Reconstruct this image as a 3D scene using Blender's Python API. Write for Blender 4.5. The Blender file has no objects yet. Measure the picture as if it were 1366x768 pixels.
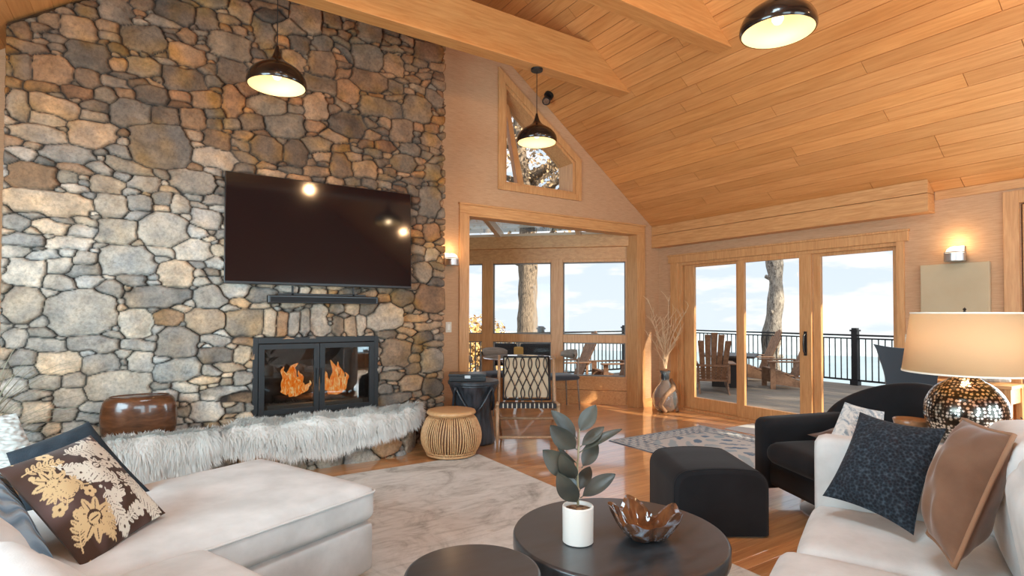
import bpy, bmesh, math, random
import numpy as np
from mathutils import Vector, Matrix
random.seed(7)
RNG = np.random.default_rng(11)
PI = math.pi
SC = bpy.context.scene
COL = SC.collection

# ------------------------------------------------------------------ camera
F_PX, YAW, PITCH, ROLL, CY, CAMH = 739.0, math.radians(57.1), math.radians(1.1), math.radians(0.15), 405.0, 1.35
_fw = Vector((math.cos(YAW)*math.cos(PITCH), math.sin(YAW)*math.cos(PITCH), math.sin(PITCH)))
_r = Vector((math.sin(YAW), -math.cos(YAW), 0))
_u = _r.cross(_fw)
RGT = _r*math.cos(ROLL) + _u*math.sin(ROLL)
UPV = _u*math.cos(ROLL) - _r*math.sin(ROLL)
cam = bpy.data.cameras.new('camera')
camo = bpy.data.objects.new('camera', cam); COL.objects.link(camo)
M = Matrix((RGT, UPV, -_fw)).transposed().to_4x4(); M.translation = Vector((0, 0, CAMH))
camo.matrix_world = M
cam.sensor_width = 36.0; cam.lens = 36.0*F_PX/1366.0
cam.shift_y = (CY-384.0)/1366.0
cam.clip_start = 0.05; cam.clip_end = 20000
SC.camera = camo

# ------------------------------------------------------------------ colour management
vs = SC.view_settings
vs.view_transform = 'Standard'; vs.look = 'None'; vs.gamma = 1.0; vs.use_curve_mapping = False
vs.exposure = 0.12
SC.cycles.use_denoising = True
SC.cycles.max_bounces = 10; SC.cycles.diffuse_bounces = 5; SC.cycles.glossy_bounces = 4
SC.cycles.transparent_max_bounces = 16; SC.cycles.transmission_bounces = 6
SC.cycles.sample_clamp_indirect = 6.0
SC.cycles.caustics_reflective = False; SC.cycles.caustics_refractive = False

# ------------------------------------------------------------------ world: pale blue sky with small clouds
def build_world():
    w = bpy.data.worlds.new('sky'); SC.world = w; w.use_nodes = True
    nt = w.node_tree; nt.nodes.clear()
    N = nt.nodes.new; L = nt.links.new
    out = N('ShaderNodeOutputWorld'); bg = N('ShaderNodeBackground')
    tc = N('ShaderNodeTexCoord'); mp = N('ShaderNodeMapping'); mp.inputs['Scale'].default_value = (1.0, 1.0, 4.2)
    mp.inputs['Location'].default_value = (0.9, 0.3, 0.2)
    nz = N('ShaderNodeTexNoise'); nz.inputs['Scale'].default_value = 5.2; nz.inputs['Detail'].default_value = 7; nz.inputs['Roughness'].default_value = .55
    cr = N('ShaderNodeValToRGB'); cr.color_ramp.elements[0].position = .47; cr.color_ramp.elements[1].position = .535
    sx = N('ShaderNodeSeparateXYZ'); gr = N('ShaderNodeValToRGB')
    gr.color_ramp.elements[0].position = 0.0; gr.color_ramp.elements[0].color = (.79, .88, .97, 1)
    gr.color_ramp.elements[1].position = .7; gr.color_ramp.elements[1].color = (.55, .72, .92, 1)
    e = gr.color_ramp.elements.new(.18); e.color = (.71, .83, .95, 1)
    mx = N('ShaderNodeMix'); mx.data_type = 'RGBA'; mx.inputs[7].default_value = (.96, .975, .99, 1)
    L(tc.outputs['Generated'], mp.inputs['Vector']); L(mp.outputs[0], nz.inputs['Vector']); L(nz.outputs['Fac'], cr.inputs[0])
    L(tc.outputs['Generated'], sx.inputs[0]); L(sx.outputs['Z'], gr.inputs[0])
    L(cr.outputs[0], mx.inputs[0]); L(gr.outputs[0], mx.inputs[6]); L(mx.outputs[2], bg.inputs['Color'])
    bg.inputs['Strength'].default_value = 1.0
    L(bg.outputs[0], out.inputs[0])
build_world()

def add_light(kind, name, loc, energy, color, size=None, size_y=None, rot=None, direction=None, **kw):
    l = bpy.data.lights.new(name, kind); l.energy = energy; l.color = color
    if kind == 'AREA':
        l.shape = 'RECTANGLE'; l.size = size; l.size_y = size_y
    if kind == 'POINT': l.shadow_soft_size = size or .05
    if kind == 'SUN': l.angle = math.radians(1.0)
    for k, v in kw.items(): setattr(l, k, v)
    o = bpy.data.objects.new(name, l); COL.objects.link(o); o.location = loc
    if direction is not None:
        o.rotation_euler = Vector(direction).to_track_quat('-Z', 'Y').to_euler()
    return o
# low sun outside, travelling along the sliding-door wall towards the dining nook
add_light('SUN', 'sun', (0, 0, 20), 9.0, (1.0, .86, .66), direction=(-.34, .94, -.50))
DAY = (.60, .85, .98)
# daylight through the windows behind and beside the camera
add_light('AREA', 'daylight_back_window', (-.2, -2.97, 1.45), 130, DAY, 2.6, 2.1, direction=(0, 1, .0))
add_light('AREA', 'daylight_back_window', (3.6, -2.97, 1.45), 120, DAY, 2.6, 2.1, direction=(0, 1, .0))
add_light('AREA', 'daylight_left_window', (-2.18, 2.0, 1.5), 210, DAY, 2.4, 1.6, direction=(1, .25, 0))
add_light('AREA', 'fill_overhead', (.57, .9, 4.50), 190, DAY, 1.5, 1.5, direction=(.5, .35, -.81))  # overhead fill, added together with an invented roof window
add_light('AREA', 'daylight_right_window', (6.32, .9, 1.4), 70, DAY, 1.3, 1.8, direction=(-1, 0, 0))

# warm fill spots added out of view, washing the upper stone wall and the boards
for _i, (_p, _d, _e) in enumerate((((.2, 1.2, 3.7), (.05, 4.2, .35), 80), ((2.2, 1.0, 3.8), (-.1, 4.4, .6), 70), ((4.2, .2, 3.4), (.25, 2.5, .55), 60))):
    add_light('SPOT', 'warm_fill_spot', _p, _e, (1.0, .60, .30), direction=_d, spot_size=math.radians(105), spot_blend=1.0, shadow_soft_size=.05)

# ------------------------------------------------------------------ helpers
def lin(r, g, b):
    f = lambda c: (c/255/12.92) if c/255 <= .04045 else ((c/255+.055)/1.055)**2.4
    return (f(r), f(g), f(b))

class MB:
    """collects geometry for ONE mesh"""
    def __init__(s): s.v = []; s.f = []; s.c = []; s.cur = (1, 1, 1); s.n = 0
    def add(s, verts, faces, col=None):
        verts = np.asarray(verts, float).reshape(-1, 3); o = s.n
        s.v.append(verts); s.n += len(verts)
        s.f += [tuple(i+o for i in f) for f in faces]
        c = np.asarray(s.cur if col is None else col, float)
        s.c.append(np.broadcast_to(c, (len(verts), 3)) if c.ndim == 1 else c)
        return s
    def box(s, x0, x1, y0, y1, z0, z1, col=None, M=None):
        v = np.array([(x, y, z) for x in (x0, x1) for y in (y0, y1) for z in (z0, z1)], float)
        if M is not None: v = xf(v, M)
        return s.add(v, [(0, 1, 3, 2), (4, 6, 7, 5), (0, 4, 5, 1), (2, 3, 7, 6), (0, 2, 6, 4), (1, 5, 7, 3)], col)
    def bar(s, a, b, w, h, up=(0, 0, 1), col=None):
        a = np.array(a, float); b = np.array(b, float); d = b-a; d /= np.linalg.norm(d)
        sd = np.cross(d, up); sd /= np.linalg.norm(sd); u = np.cross(sd, d)
        v = []
        for p in (a, b):
            for i, j in ((-1, -1), (1, -1), (1, 1), (-1, 1)): v.append(p+sd*i*w/2+u*j*h/2)
        return s.add(v, [(0, 1, 2, 3), (7, 6, 5, 4), (0, 4, 5, 1), (1, 5, 6, 2), (2, 6, 7, 3), (3, 7, 4, 0)], col)
    def prism(s, poly, fn0, fn1, col=None):
        n = len(poly); v = [fn0(*p) for p in poly]+[fn1(*p) for p in poly]
        f = [tuple(range(n)), tuple(range(2*n-1, n-1, -1))]+[(i, i+n, (i+1) % n+n, (i+1) % n) for i in range(n)]
        return s.add(v, f, col)
    def lathe(s, prof, n=40, c=(0, 0, 0), cap=True, col=None, fn=None):
        v = []; f = []
        for r, z in prof:
            for k in range(n):
                a = 2*PI*k/n; p = (r*math.cos(a), r*math.sin(a), z)
                if fn: p = fn(p, a)
                v.append((p[0]+c[0], p[1]+c[1], p[2]+c[2]))
        for i in range(len(prof)-1):
            for k in range(n): f.append((i*n+k, i*n+(k+1) % n, (i+1)*n+(k+1) % n, (i+1)*n+k))
        if cap:
            if prof[0][0] > 1e-6: f.append(tuple(range(n-1, -1, -1)))
            if prof[-1][0] > 1e-6: f.append(tuple((len(prof)-1)*n+k for k in range(n)))
        return s.add(v, f, col)
    def tube(s, pts, r, n=8, cap=True, col=None, flat=1.0, closed=False):
        P = np.array(pts, float); m = len(P); R = np.broadcast_to(np.asarray(r, float), (m,))
        T = np.gradient(P, axis=0) if not closed else np.roll(P, -1, 0)-np.roll(P, 1, 0)
        T /= np.linalg.norm(T, axis=1)[:, None]+1e-12
        ref = np.array([0, 0, 1.]) if abs(T[0][2]) < .9 else np.array([1., 0, 0])
        u = np.cross(T[0], ref); u /= np.linalg.norm(u); v = []
        for i in range(m):
            u = u-T[i]*np.dot(u, T[i]); u /= np.linalg.norm(u); w = np.cross(T[i], u)
            for k in range(n):
                a = 2*PI*k/n; v.append(P[i]+R[i]*(u*math.cos(a)+w*math.sin(a)*flat))
        f = []
        for i in range(m if closed else m-1):
            j = (i+1) % m
            for k in range(n): f.append((i*n+k, i*n+(k+1) % n, j*n+(k+1) % n, j*n+k))
        if cap and not closed: f += [tuple(range(n-1, -1, -1)), tuple((m-1)*n+k for k in range(n))]
        return s.add(v, f, col)
    def grid(s, G, col=None, closed_u=False):
        G = np.asarray(G, float); a, b = G.shape[:2]; f = []
        for i in range(a-1):
            for j in range(b-1): f.append((i*b+j, (i+1)*b+j, (i+1)*b+j+1, i*b+j+1))
        return s.add(G.reshape(-1, 3), f, None if col is None else np.asarray(col).reshape(-1, 3))
    def soft(s, hx, hy, hz, r, crown=0.0, seg=12, M=None, fn=None, crown_side=0.0):
        """rounded, slightly puffed box centred on the origin"""
        v = []; idx = {}; f = []
        H = np.array([hx, hy, hz]); r = min(r, hx, hy, hz)
        def vert(p):
            k = tuple(np.round(p, 6))
            if k in idx: return idx[k]
            q = np.array(p)*H; inner = np.clip(q, -(H-r), H-r); d = q-inner; L = np.linalg.norm(d)
            o = inner+d/L*r if L > 1e-9 else q
            x, y, z = p
            bx, by, bz = (1-x**4), (1-y**4), (1-z**4)
            o = o+np.array([crown_side*np.sign(x)*abs(x)**3*by*bz, crown_side*np.sign(y)*abs(y)**3*bx*bz, crown*np.sign(z)*abs(z)**3*bx*by])
            if fn: o = np.array(fn(o, p))
            idx[k] = len(v); v.append(o); return idx[k]
        t = np.sin(np.linspace(-PI/2, PI/2, seg+1)); t = .55*t+.45*np.linspace(-1, 1, seg+1)
        for ax in range(3):
            for sg in (-1, 1):
                for i in range(seg):
                    for j in range(seg):
                        q = []
                        for a, b in ((i, j), (i+1, j), (i+1, j+1), (i, j+1)):
                            p = [0, 0, 0]; p[ax] = sg; p[(ax+1) % 3] = t[a]; p[(ax+2) % 3] = t[b]; q.append(vert(p))
                        f.append(tuple(q) if sg > 0 else tuple(q[::-1]))
        v = np.array(v)
        if M is not None: v = xf(v, M)
        return s.add(v, f)
    def build(s, name, mat, parent=None, smooth=False, bevel=0, colattr=False, loc=None, subsurf=0, angle=None):
        me = bpy.data.meshes.new(name)
        V = np.concatenate(s.v) if s.v else np.zeros((0, 3))
        me.from_pydata(V.tolist(), [], s.f)
        if colattr:
            a = me.color_attributes.new('col', 'FLOAT_COLOR', 'POINT')
            C = np.concatenate(s.c); a.data.foreach_set('color', np.concatenate([C, np.ones((len(C), 1))], 1).ravel())
        if smooth: me.polygons.foreach_set('use_smooth', [True]*len(me.polygons))
        me.materials.append(mat); me.update()
        o = bpy.data.objects.new(name, me); COL.objects.link(o)
        if parent: o.parent = parent
        if loc is not None: o.location = loc
        if bevel:
            b = o.modifiers.new('bevel', 'BEVEL'); b.width = bevel; b.segments = 2; b.limit_method = 'ANGLE'; b.angle_limit = math.radians(40)
        if subsurf:
            b = o.modifiers.new('sub', 'SUBSURF'); b.levels = b.render_levels = subsurf
        return o

def xf(v, M):
    v = np.asarray(v, float); A = np.array(M)
    return v@A[:3, :3].T+A[:3, 3]
def MT(loc=(0, 0, 0), rz=0, rx=0, ry=0):
    return Matrix.Translation(loc)@Matrix.Rotation(rz, 4, 'Z')@Matrix.Rotation(ry, 4, 'Y')@Matrix.Rotation(rx, 4, 'X')
def thing(name, label, cat, loc=(0, 0, 0), rz=0, group=None):
    o = bpy.data.objects.new(name, None); COL.objects.link(o); o.empty_display_size = .1
    o.location = loc; o.rotation_euler = (0, 0, rz); o['label'] = label; o['category'] = cat
    if group: o['group'] = group
    return o
def tag(o, label, cat, group=None, kind=None):
    o['label'] = label; o['category'] = cat
    if group: o['group'] = group
    if kind: o['kind'] = kind
    return o
def st(o): o['kind'] = 'structure'; return o
def copy_tree(o, parent=None):
    c = o.copy(); COL.objects.link(c)
    if parent: c.parent = parent
    for ch in list(o.children): copy_tree(ch, c)
    return c
def seat_on(px, py, z):  # the point at height z on the ray of a photo pixel (used only to measure positions)
    d = _fw + RGT*((px-683)/F_PX) - UPV*((py-CY)/F_PX); t = (z-CAMH)/d.z
    return Vector((0, 0, CAMH))+d*t
def at(px, py, depth):
    return Vector((0, 0, CAMH)) + (_fw + RGT*((px-683)/F_PX) - UPV*((py-CY)/F_PX))*depth

# ------------------------------------------------------------------ materials
def mat(name, col=(.5, .5, .5), rough=.5, metal=0.0, **kw):
    m = bpy.data.materials.new(name); m.use_nodes = True
    b = m.node_tree.nodes['Principled BSDF']
    b.inputs['Base Color'].default_value = (*col, 1); b.inputs['Roughness'].default_value = rough; b.inputs['Metallic'].default_value = metal
    for k, v in kw.items():
        b.inputs[k.replace('_', ' ')].default_value = v
    return m
def nodes(m): return m.node_tree, m.node_tree.nodes.new, m.node_tree.links.new, m.node_tree.nodes['Principled BSDF']
def noise(m, scale, stretch=(1, 1, 1), detail=4, rough=.55, coord='Object', dist=0.0, loc=(0, 0, 0)):
    nt, N, L, b = nodes(m)
    tc = N('ShaderNodeTexCoord'); mp = N('ShaderNodeMapping'); mp.inputs['Scale'].default_value = stretch; mp.inputs['Location'].default_value = loc
    nz = N('ShaderNodeTexNoise'); nz.inputs['Scale'].default_value = scale; nz.inputs['Detail'].default_value = detail; nz.inputs['Roughness'].default_value = rough
    nz.inputs['Distortion'].default_value = dist
    L(tc.outputs[coord], mp.inputs[0]); L(mp.outputs[0], nz.inputs['Vector'])
    return nz.outputs['Fac']
def ramp(m, src, stops):
    nt, N, L, b = nodes(m)
    r = N('ShaderNodeValToRGB'); el = r.color_ramp.elements
    while len(el) < len(stops): el.new(.5)
    for e, (p, c) in zip(el, stops): e.position = p; e.color = (*c, 1)
    L(src, r.inputs[0]); return r.outputs[0]
def mixc(m, fac, a, b_, mode='MIX'):
    nt, N, L, b = nodes(m)
    x = N('ShaderNodeMix'); x.data_type = 'RGBA'; x.blend_type = mode
    if isinstance(fac, (int, float)): x.inputs[0].default_value = fac
    else: L(fac, x.inputs[0])
    for s, i in ((a, 6), (b_, 7)):
        if isinstance(s, tuple): x.inputs[i].default_value = (*s, 1)
        else: L(s, x.inputs[i])
    return x.outputs[2]
def setc(m, src): nt, N, L, b = nodes(m); L(src, b.inputs['Base Color'])
def setr(m, src, lo, hi):
    nt, N, L, b = nodes(m); r = N('ShaderNodeMapRange'); r.inputs['To Min'].default_value = lo; r.inputs['To Max'].default_value = hi
    L(src, r.inputs[0]); L(r.outputs[0], b.inputs['Roughness'])
def bump(m, src, strength=.3, dist=.01):
    nt, N, L, b = nodes(m); u = N('ShaderNodeBump'); u.inputs['Strength'].default_value = strength; u.inputs['Distance'].default_value = dist
    L(src, u.inputs['Height']); L(u.outputs[0], b.inputs['Normal'])
def attr(m, name='col'):
    nt, N, L, b = nodes(m); a = N('ShaderNodeAttribute'); a.attribute_name = name; return a.outputs['Color']
def voro(m, scale, stretch=(1, 1, 1), feature='F1', coord='Object'):
    nt, N, L, b = nodes(m)
    tc = N('ShaderNodeTexCoord'); mp = N('ShaderNodeMapping'); mp.inputs['Scale'].default_value = stretch
    v = N('ShaderNodeTexVoronoi'); v.feature = feature; v.inputs['Scale'].default_value = scale
    L(tc.outputs[coord], mp.inputs[0]); L(mp.outputs[0], v.inputs['Vector']); return v
def wood(name, c0, c1, stretch, scale=6, rough=.4, use_attr=False, b=.05, **kw):
    m = mat(name, c0, rough, **kw)
    n1 = noise(m, scale, stretch, 6, .6, dist=.6)
    c = ramp(m, n1, [(.3, c0), (.68, c1)])
    if use_attr: c = mixc(m, 1.0, c, attr(m), 'MULTIPLY')
    setc(m, c)
    if b: bump(m, n1, b, .004)
    return m
def fabric(name, c0, c1=None, scale=220, rough=.9, bs=.25, sheen=.1, mottling=4.0):
    m = mat(name, c0, rough)
    m.node_tree.nodes['Principled BSDF'].inputs['Sheen Weight'].default_value = sheen; m.node_tree.nodes['Principled BSDF'].inputs['Specular IOR Level'].default_value = .2
    if c1: setc(m, ramp(m, noise(m, mottling, detail=5), [(.35, c0), (.7, c1)]))
    bump(m, noise(m, scale, detail=2), bs, .002)
    return m
def glass_mat(name, tint=(.995, .998, 1.0), refl=1.0):
    m = bpy.data.materials.new(name); m.use_nodes = True; nt = m.node_tree; nt.nodes.clear(); N = nt.nodes.new; L = nt.links.new
    o = N('ShaderNodeOutputMaterial'); t = N('ShaderNodeBsdfTransparent'); t.inputs[0].default_value = (*tint, 1)
    g = N('ShaderNodeBsdfGlossy'); g.inputs['Roughness'].default_value = .02
    fr = N('ShaderNodeFresnel'); fr.inputs[0].default_value = 1.45
    mu = N('ShaderNodeMath'); mu.operation = 'MULTIPLY'; mu.inputs[1].default_value = refl
    x = N('ShaderNodeMixShader'); L(fr.outputs[0], mu.inputs[0]); L(mu.outputs[0], x.inputs[0]); L(t.outputs[0], x.inputs[1]); L(g.outputs[0], x.inputs[2]); L(x.outputs[0], o.inputs[0])
    return m
def emis(name, col, strength):
    m = bpy.data.materials.new(name); m.use_nodes = True; nt = m.node_tree; nt.nodes.clear()
    o = nt.nodes.new('ShaderNodeOutputMaterial'); e = nt.nodes.new('ShaderNodeEmission'); e.inputs[0].default_value = (*col, 1); e.inputs[1].default_value = strength
    nt.links.new(e.outputs[0], o.inputs[0]); return m

M_GLASS = glass_mat('window_glass', refl=.10)
M_CEIL = wood('ceiling_boards', (.57, .235, .068), (.71, .335, .115), (7, .45, 7), 5, .5, True, b=.04)
M_FLOOR = wood('oak_floor', (.48, .19, .062), (.72, .36, .145), (.6, 9, 9), 5, .30, True, b=.015, Coat_Weight=1.0, Coat_Roughness=.08, Coat_IOR=1.95)
M_TRIMX = wood('oak_trim_across', (.50, .23, .08), (.68, .37, .155), (.8, 10, 10), 5, .42, b=.04)
M_TRIMY = wood('oak_trim_along', (.50, .23, .08), (.68, .37, .155), (10, .8, 10), 5, .42, b=.04)
M_TRIMZ = wood('oak_trim_upright', (.50, .235, .085), (.66, .36, .155), (10, 10, .8), 5, .42, b=.04)
M_BEAMX = wood('fir_beam', (.50, .20, .055), (.64, .31, .105), (.7, 9, 9), 5, .45, b=.05)
def wallpaper(name, ax):
    m = mat(name, (.6, .43, .28), .85)
    n = noise(m, 60, (1, 1, 14) if ax == 'z' else (1, 1, 1), 3, .6)
    n = noise(m, 9, (.9, .9, 26), 6, .7)
    setc(m, ramp(m, n, [(.32, (.42, .235, .115)), (.5, (.53, .315, .175)), (.72, (.61, .385, .23))]))
    bump(m, n, .25, .003); return m
M_WALL = wallpaper('grasscloth', 'z')
M_DARK = mat('black_metal', (.008, .008, .009), .45, 0)
M_BLACK = mat('black_plastic', (.012, .012, .013), .3)
M_WHITE = mat('white_enamel', (.85, .82, .74), .4)
M_CHROME = mat('chrome', (.8, .8, .82), .15, 1.0)
M_STEEL = mat('brushed_steel', (.55, .55, .55), .35, 1.0)

# ================================================================== STRUCTURE
XW, XL, YG, EV, SL = 6.374, -2.22, 5.79, 2.55, .725   # right wall, left wall, gable wall, eave height, roof slope
XR = (XW+XL)/2; ZR = EV+SL*(XW-XR); YB = -3.0
def zr(x): return EV+SL*(XW-x) if x > XR else EV+SL*(x-XL)

def planks(mb, U, V, w, lens, fn, seed, base=(1, 1, 1), var=.16, gap=.0025, dep=.004, warm=.05):
    """boards running along u, stacked along v; fn(u,v,h)->xyz"""
    rg = random.Random(seed); v = V[0]
    while v < V[1]-1e-6:
        v1 = min(v+w, V[1]); u = U[0]-rg.random()*lens[1]
        while u < U[1]:
            u1 = u+rg.uniform(*lens); a, b = max(u, U[0]), min(u1, U[1])
            if b-a > .01:
                k = 1+rg.uniform(-var, var*.8); t = rg.uniform(-warm, warm)
                c = (base[0]*k*(1+t*.3), base[1]*k, base[2]*k*(1-t))
                P = [(a, v), (b, v), (b, v1), (a, v1)]
                Q = [(a+gap, v+gap), (b-gap, v+gap), (b-gap, v1-gap), (a+gap, v1-gap)]
                vv = [fn(*p, -dep) for p in P]+[fn(*q, 0) for q in Q]
                mb.add(vv, [(0, 1, 5, 4), (1, 2, 6, 5), (2, 3, 7, 6), (3, 0, 4, 7), (4, 5, 6, 7)], c)
            u = u1
        v = v1

def build_shell():
    # floor: oak boards running along x, room and dining nook
    fl = MB(); planks(fl, (XL, XW+.12), (YB, YG+.01), .083, (.7, 1.9), lambda u, v, h: (u, v, h), 3, var=.22, gap=.0008, dep=.0008)
    planks(fl, (2.2, 6.2), (YG+.01, 7.9), .083, (.7, 1.9), lambda u, v, h: (u, v, h), 4, var=.22, gap=.0008, dep=.0008)
    fl.box(XL-.1, XW+.1, YB-.1, 8.0, -.12, -.0045, (.3, .2, .1))
    st(fl.build('floor', M_FLOOR, colattr=True))
    # ceiling, two slopes of tongue-and-groove boards running along y
    ce = MB(); LS = math.hypot(XW-XR, ZR-EV); cx, cz = (XR-XW)/LS, (ZR-EV)/LS
    nx, nz = -cz, cx  # points down into the room for the right slope
    nR = np.array([-cz, 0, -abs(cx)]);
    planks(ce, (YB, YG), (0, LS), .137, (1.2, 3.2), lambda u, v, h: (XW+cx*v+nR[0]*h, u, EV+cz*v+nR[2]*h), 12, var=.13, gap=.003, dep=.012)
    planks(ce, (YB, YG), (0, LS), .137, (1.2, 3.2), lambda u, v, h: (XL-cx*v-nR[0]*h, u, EV+cz*v+nR[2]*h), 13, var=.13)
    for s, x0 in ((1, XW), (-1, XL)):
        e = .55
        p = [(x0+s*e, EV-SL*e+.03), (XR, ZR+.03), (XR, ZR+.20), (x0+s*e, EV-SL*e+.20)]
        ce.prism([(q[0], q[1]-.02) for q in p], lambda a, b: (a, YB-.5, b), lambda a, b: (a, YG+.22, b), (.3, .25, .2))
    st(ce.build('ceiling', M_CEIL, colattr=True))
    # gable wall with the nook opening and the raked window
    g = MB(); y0 = lambda a, b: (a, YG, b); y1 = lambda a, b: (a, YG+.16, b)
    ox0, ox1, oz = 3.10, 5.97, 2.54
    wx0, wx1, wz0, wz1, wz2 = 3.62, 4.75, 2.965, 4.24, 3.415
    T = lambda x: zr(x)+.01
    for poly in ([(XL, 0), (ox0, 0), (ox0, T(ox0)), (XR, ZR), (XL, EV)],
                 [(ox0, oz), (ox1, oz), (ox1, T(ox1)), (5.80, wz0), (ox0, wz0)],
                 [(ox1, 0), (XW, 0), (XW, EV), (ox1, T(ox1))],
                 [(ox0, wz0), (wx0, wz0), (wx0, T(wx0)), (ox0, T(ox0))],
                 [(wx1, wz0), (5.80, wz0), (wx1, T(wx1))],
                 [(wx0, wz1), (wx1, wz2), (wx1, T(wx1)), (wx0, T(wx0))]):
        g.prism(poly, y0, y1)
    st(g.build('wall_gable', M_WALL))
    r = MB(); a, b = XW, XW+.13
    for q in ((-3.0, .30, 0, EV), (.30, 1.65, 0, .30), (.30, 1.65, 2.34, EV), (1.65, 2.60, 0, EV), (2.60, 5.43, 2.10, EV), (5.43, YG, 0, EV)):
        r.box(a, b, q[0], q[1], q[2], q[3])
    st(r.build('wall_right', M_WALL))
    l = MB(); a, b = XL-.13, XL
    for q in ((-3.0, .7, 0, EV), (.7, 3.3, 0, .65), (.7, 3.3, 2.35, EV), (3.3, YG, 0, EV)): l.box(a, b, q[0], q[1], q[2], q[3])
    st(l.build('wall_left', M_WALL))
    k = MB(); y0 = lambda a, b: (a, YB-.13, b); y1 = lambda a, b: (a, YB, b)
    for poly in ([(XL, 0), (-1.6, 0), (-1.6, T(-1.6)), (XL, EV)], [(-1.6, 0), (1.2, 0), (1.2, .35), (-1.6, .35)], [(-1.6, 2.55), (1.2, 2.55), (1.2, T(1.2)), (-1.6, T(-1.6))],
                 [(1.2, 0), (2.2, 0), (2.2, T(2.2)), (XR, ZR), (1.2, T(1.2))], [(2.2, 0), (5.0, 0), (5.0, .35), (2.2, .35)], [(2.2, 2.55), (5.0, 2.55), (5.0, T(5.0)), (2.2, T(2.2))],
                 [(5.0, 0), (XW, 0), (XW, EV), (5.0, T(5.0))]):
        k.prism(poly, y0, y1)
    st(k.build('wall_back', M_WALL))
    # beams
    for y, z in ((4.54, 3.88), (3.22, 3.87), (1.88, 3.87), (.5, 3.87)):
        m = MB(); zt = z+.42
        xr0, xr1 = XW-(z-EV)/SL, XW-(zt-EV)/SL; xl0, xl1 = XL+(z-EV)/SL, XL+(zt-EV)/SL
        m.prism([(xl0, z), (xr0, z), (xr1, zt), (xl1, zt)], lambda a, b: (a, y, b), lambda a, b: (a, y+.17, b))
        st(m.build('trim_beam', M_BEAMX, bevel=.004))
    m = MB(); m.box(XR-.09, XR+.09, YB, YG, ZR-.40, ZR-.08); st(m.build('trim_ridge_beam', M_TRIMY))
    # nook opening casing: head, jamb boards, reveals
    m = MB(); m.box(3.00, 6.06, YG-.02, YG, 2.54, 2.645); m.box(2.99, 6.07, YG-.035, YG, 2.645, 2.665)
    m.box(3.10, 5.97, YG-.02, YG+.17, 2.515, 2.54); st(m.build('trim_nook_head', M_TRIMX, bevel=.002))
    m = MB(); m.box(3.00, 3.105, YG-.022, YG, 0, 2.54); m.box(3.105, 3.13, YG-.022, YG+.17, 0, 2.515); st(m.build('trim_nook_jamb', M_TRIMZ, bevel=.002))
    m = MB(); m.box(5.94, 6.06, YG-.022, YG, 0, 2.54); m.box(5.90, 5.94, YG-.022, YG+.19, 0, 2.515); st(m.build('trim_nook_jamb', M_TRIMZ, bevel=.002))
    # corner board & valance box over the sliding door
    m = MB(); m.box(6.22, XW, 2.28, YG-.001, 2.356, 2.525); m.box(6.215, XW, 2.275, YG-.001, 2.345, 2.358)
    st(m.build('trim_valance', M_TRIMY, bevel=.002))
    m = MB(); m.prism([(6.22, 2.53), (XW, 2.53), (XW, zr(XW)-.01), (6.22, zr(6.22)-.004)], lambda a, b: (a, 2.28, b), lambda a, b: (a, YG-.001, b)); st(m.build('trim_valance_cap', M_TRIMY, bevel=.002))
    m = MB(); m.box(XW-.015, XW, -2.9, 2.27, 2.47, 2.55); st(m.build('trim_cornice', M_TRIMY))
    for nm, q in (('baseboard_gable', (XL, -1.0, YG-.015, YG, 0, .12)), ('baseboard_gable', (2.66, 3.0, YG-.015, YG, 0, .12)), ('baseboard_gable', (6.06, XW-.016, YG-.015, YG, 0, .12)),
                  ('baseboard_right', (XW-.015, XW, 1.76, 2.53, 0, .12)), ('baseboard_right', (XW-.015, XW, 5.56, YG, 0, .12))):
        m = MB(); m.box(*q); st(m.build(nm, M_TRIMX if 'gable' in nm else M_TRIMY))

def frame_yz(m, x0, x1, ya, yb, za, zb, w, wb=None, wt=None):
    wb = wb or w; wt = wt or w
    m.box(x0, x1, ya, ya+w, za, zb); m.box(x0, x1, yb-w, yb, za, zb); m.box(x0, x1, ya+w, yb-w, za, za+wb); m.box(x0, x1, ya+w, yb-w, zb-wt, zb)

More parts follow.
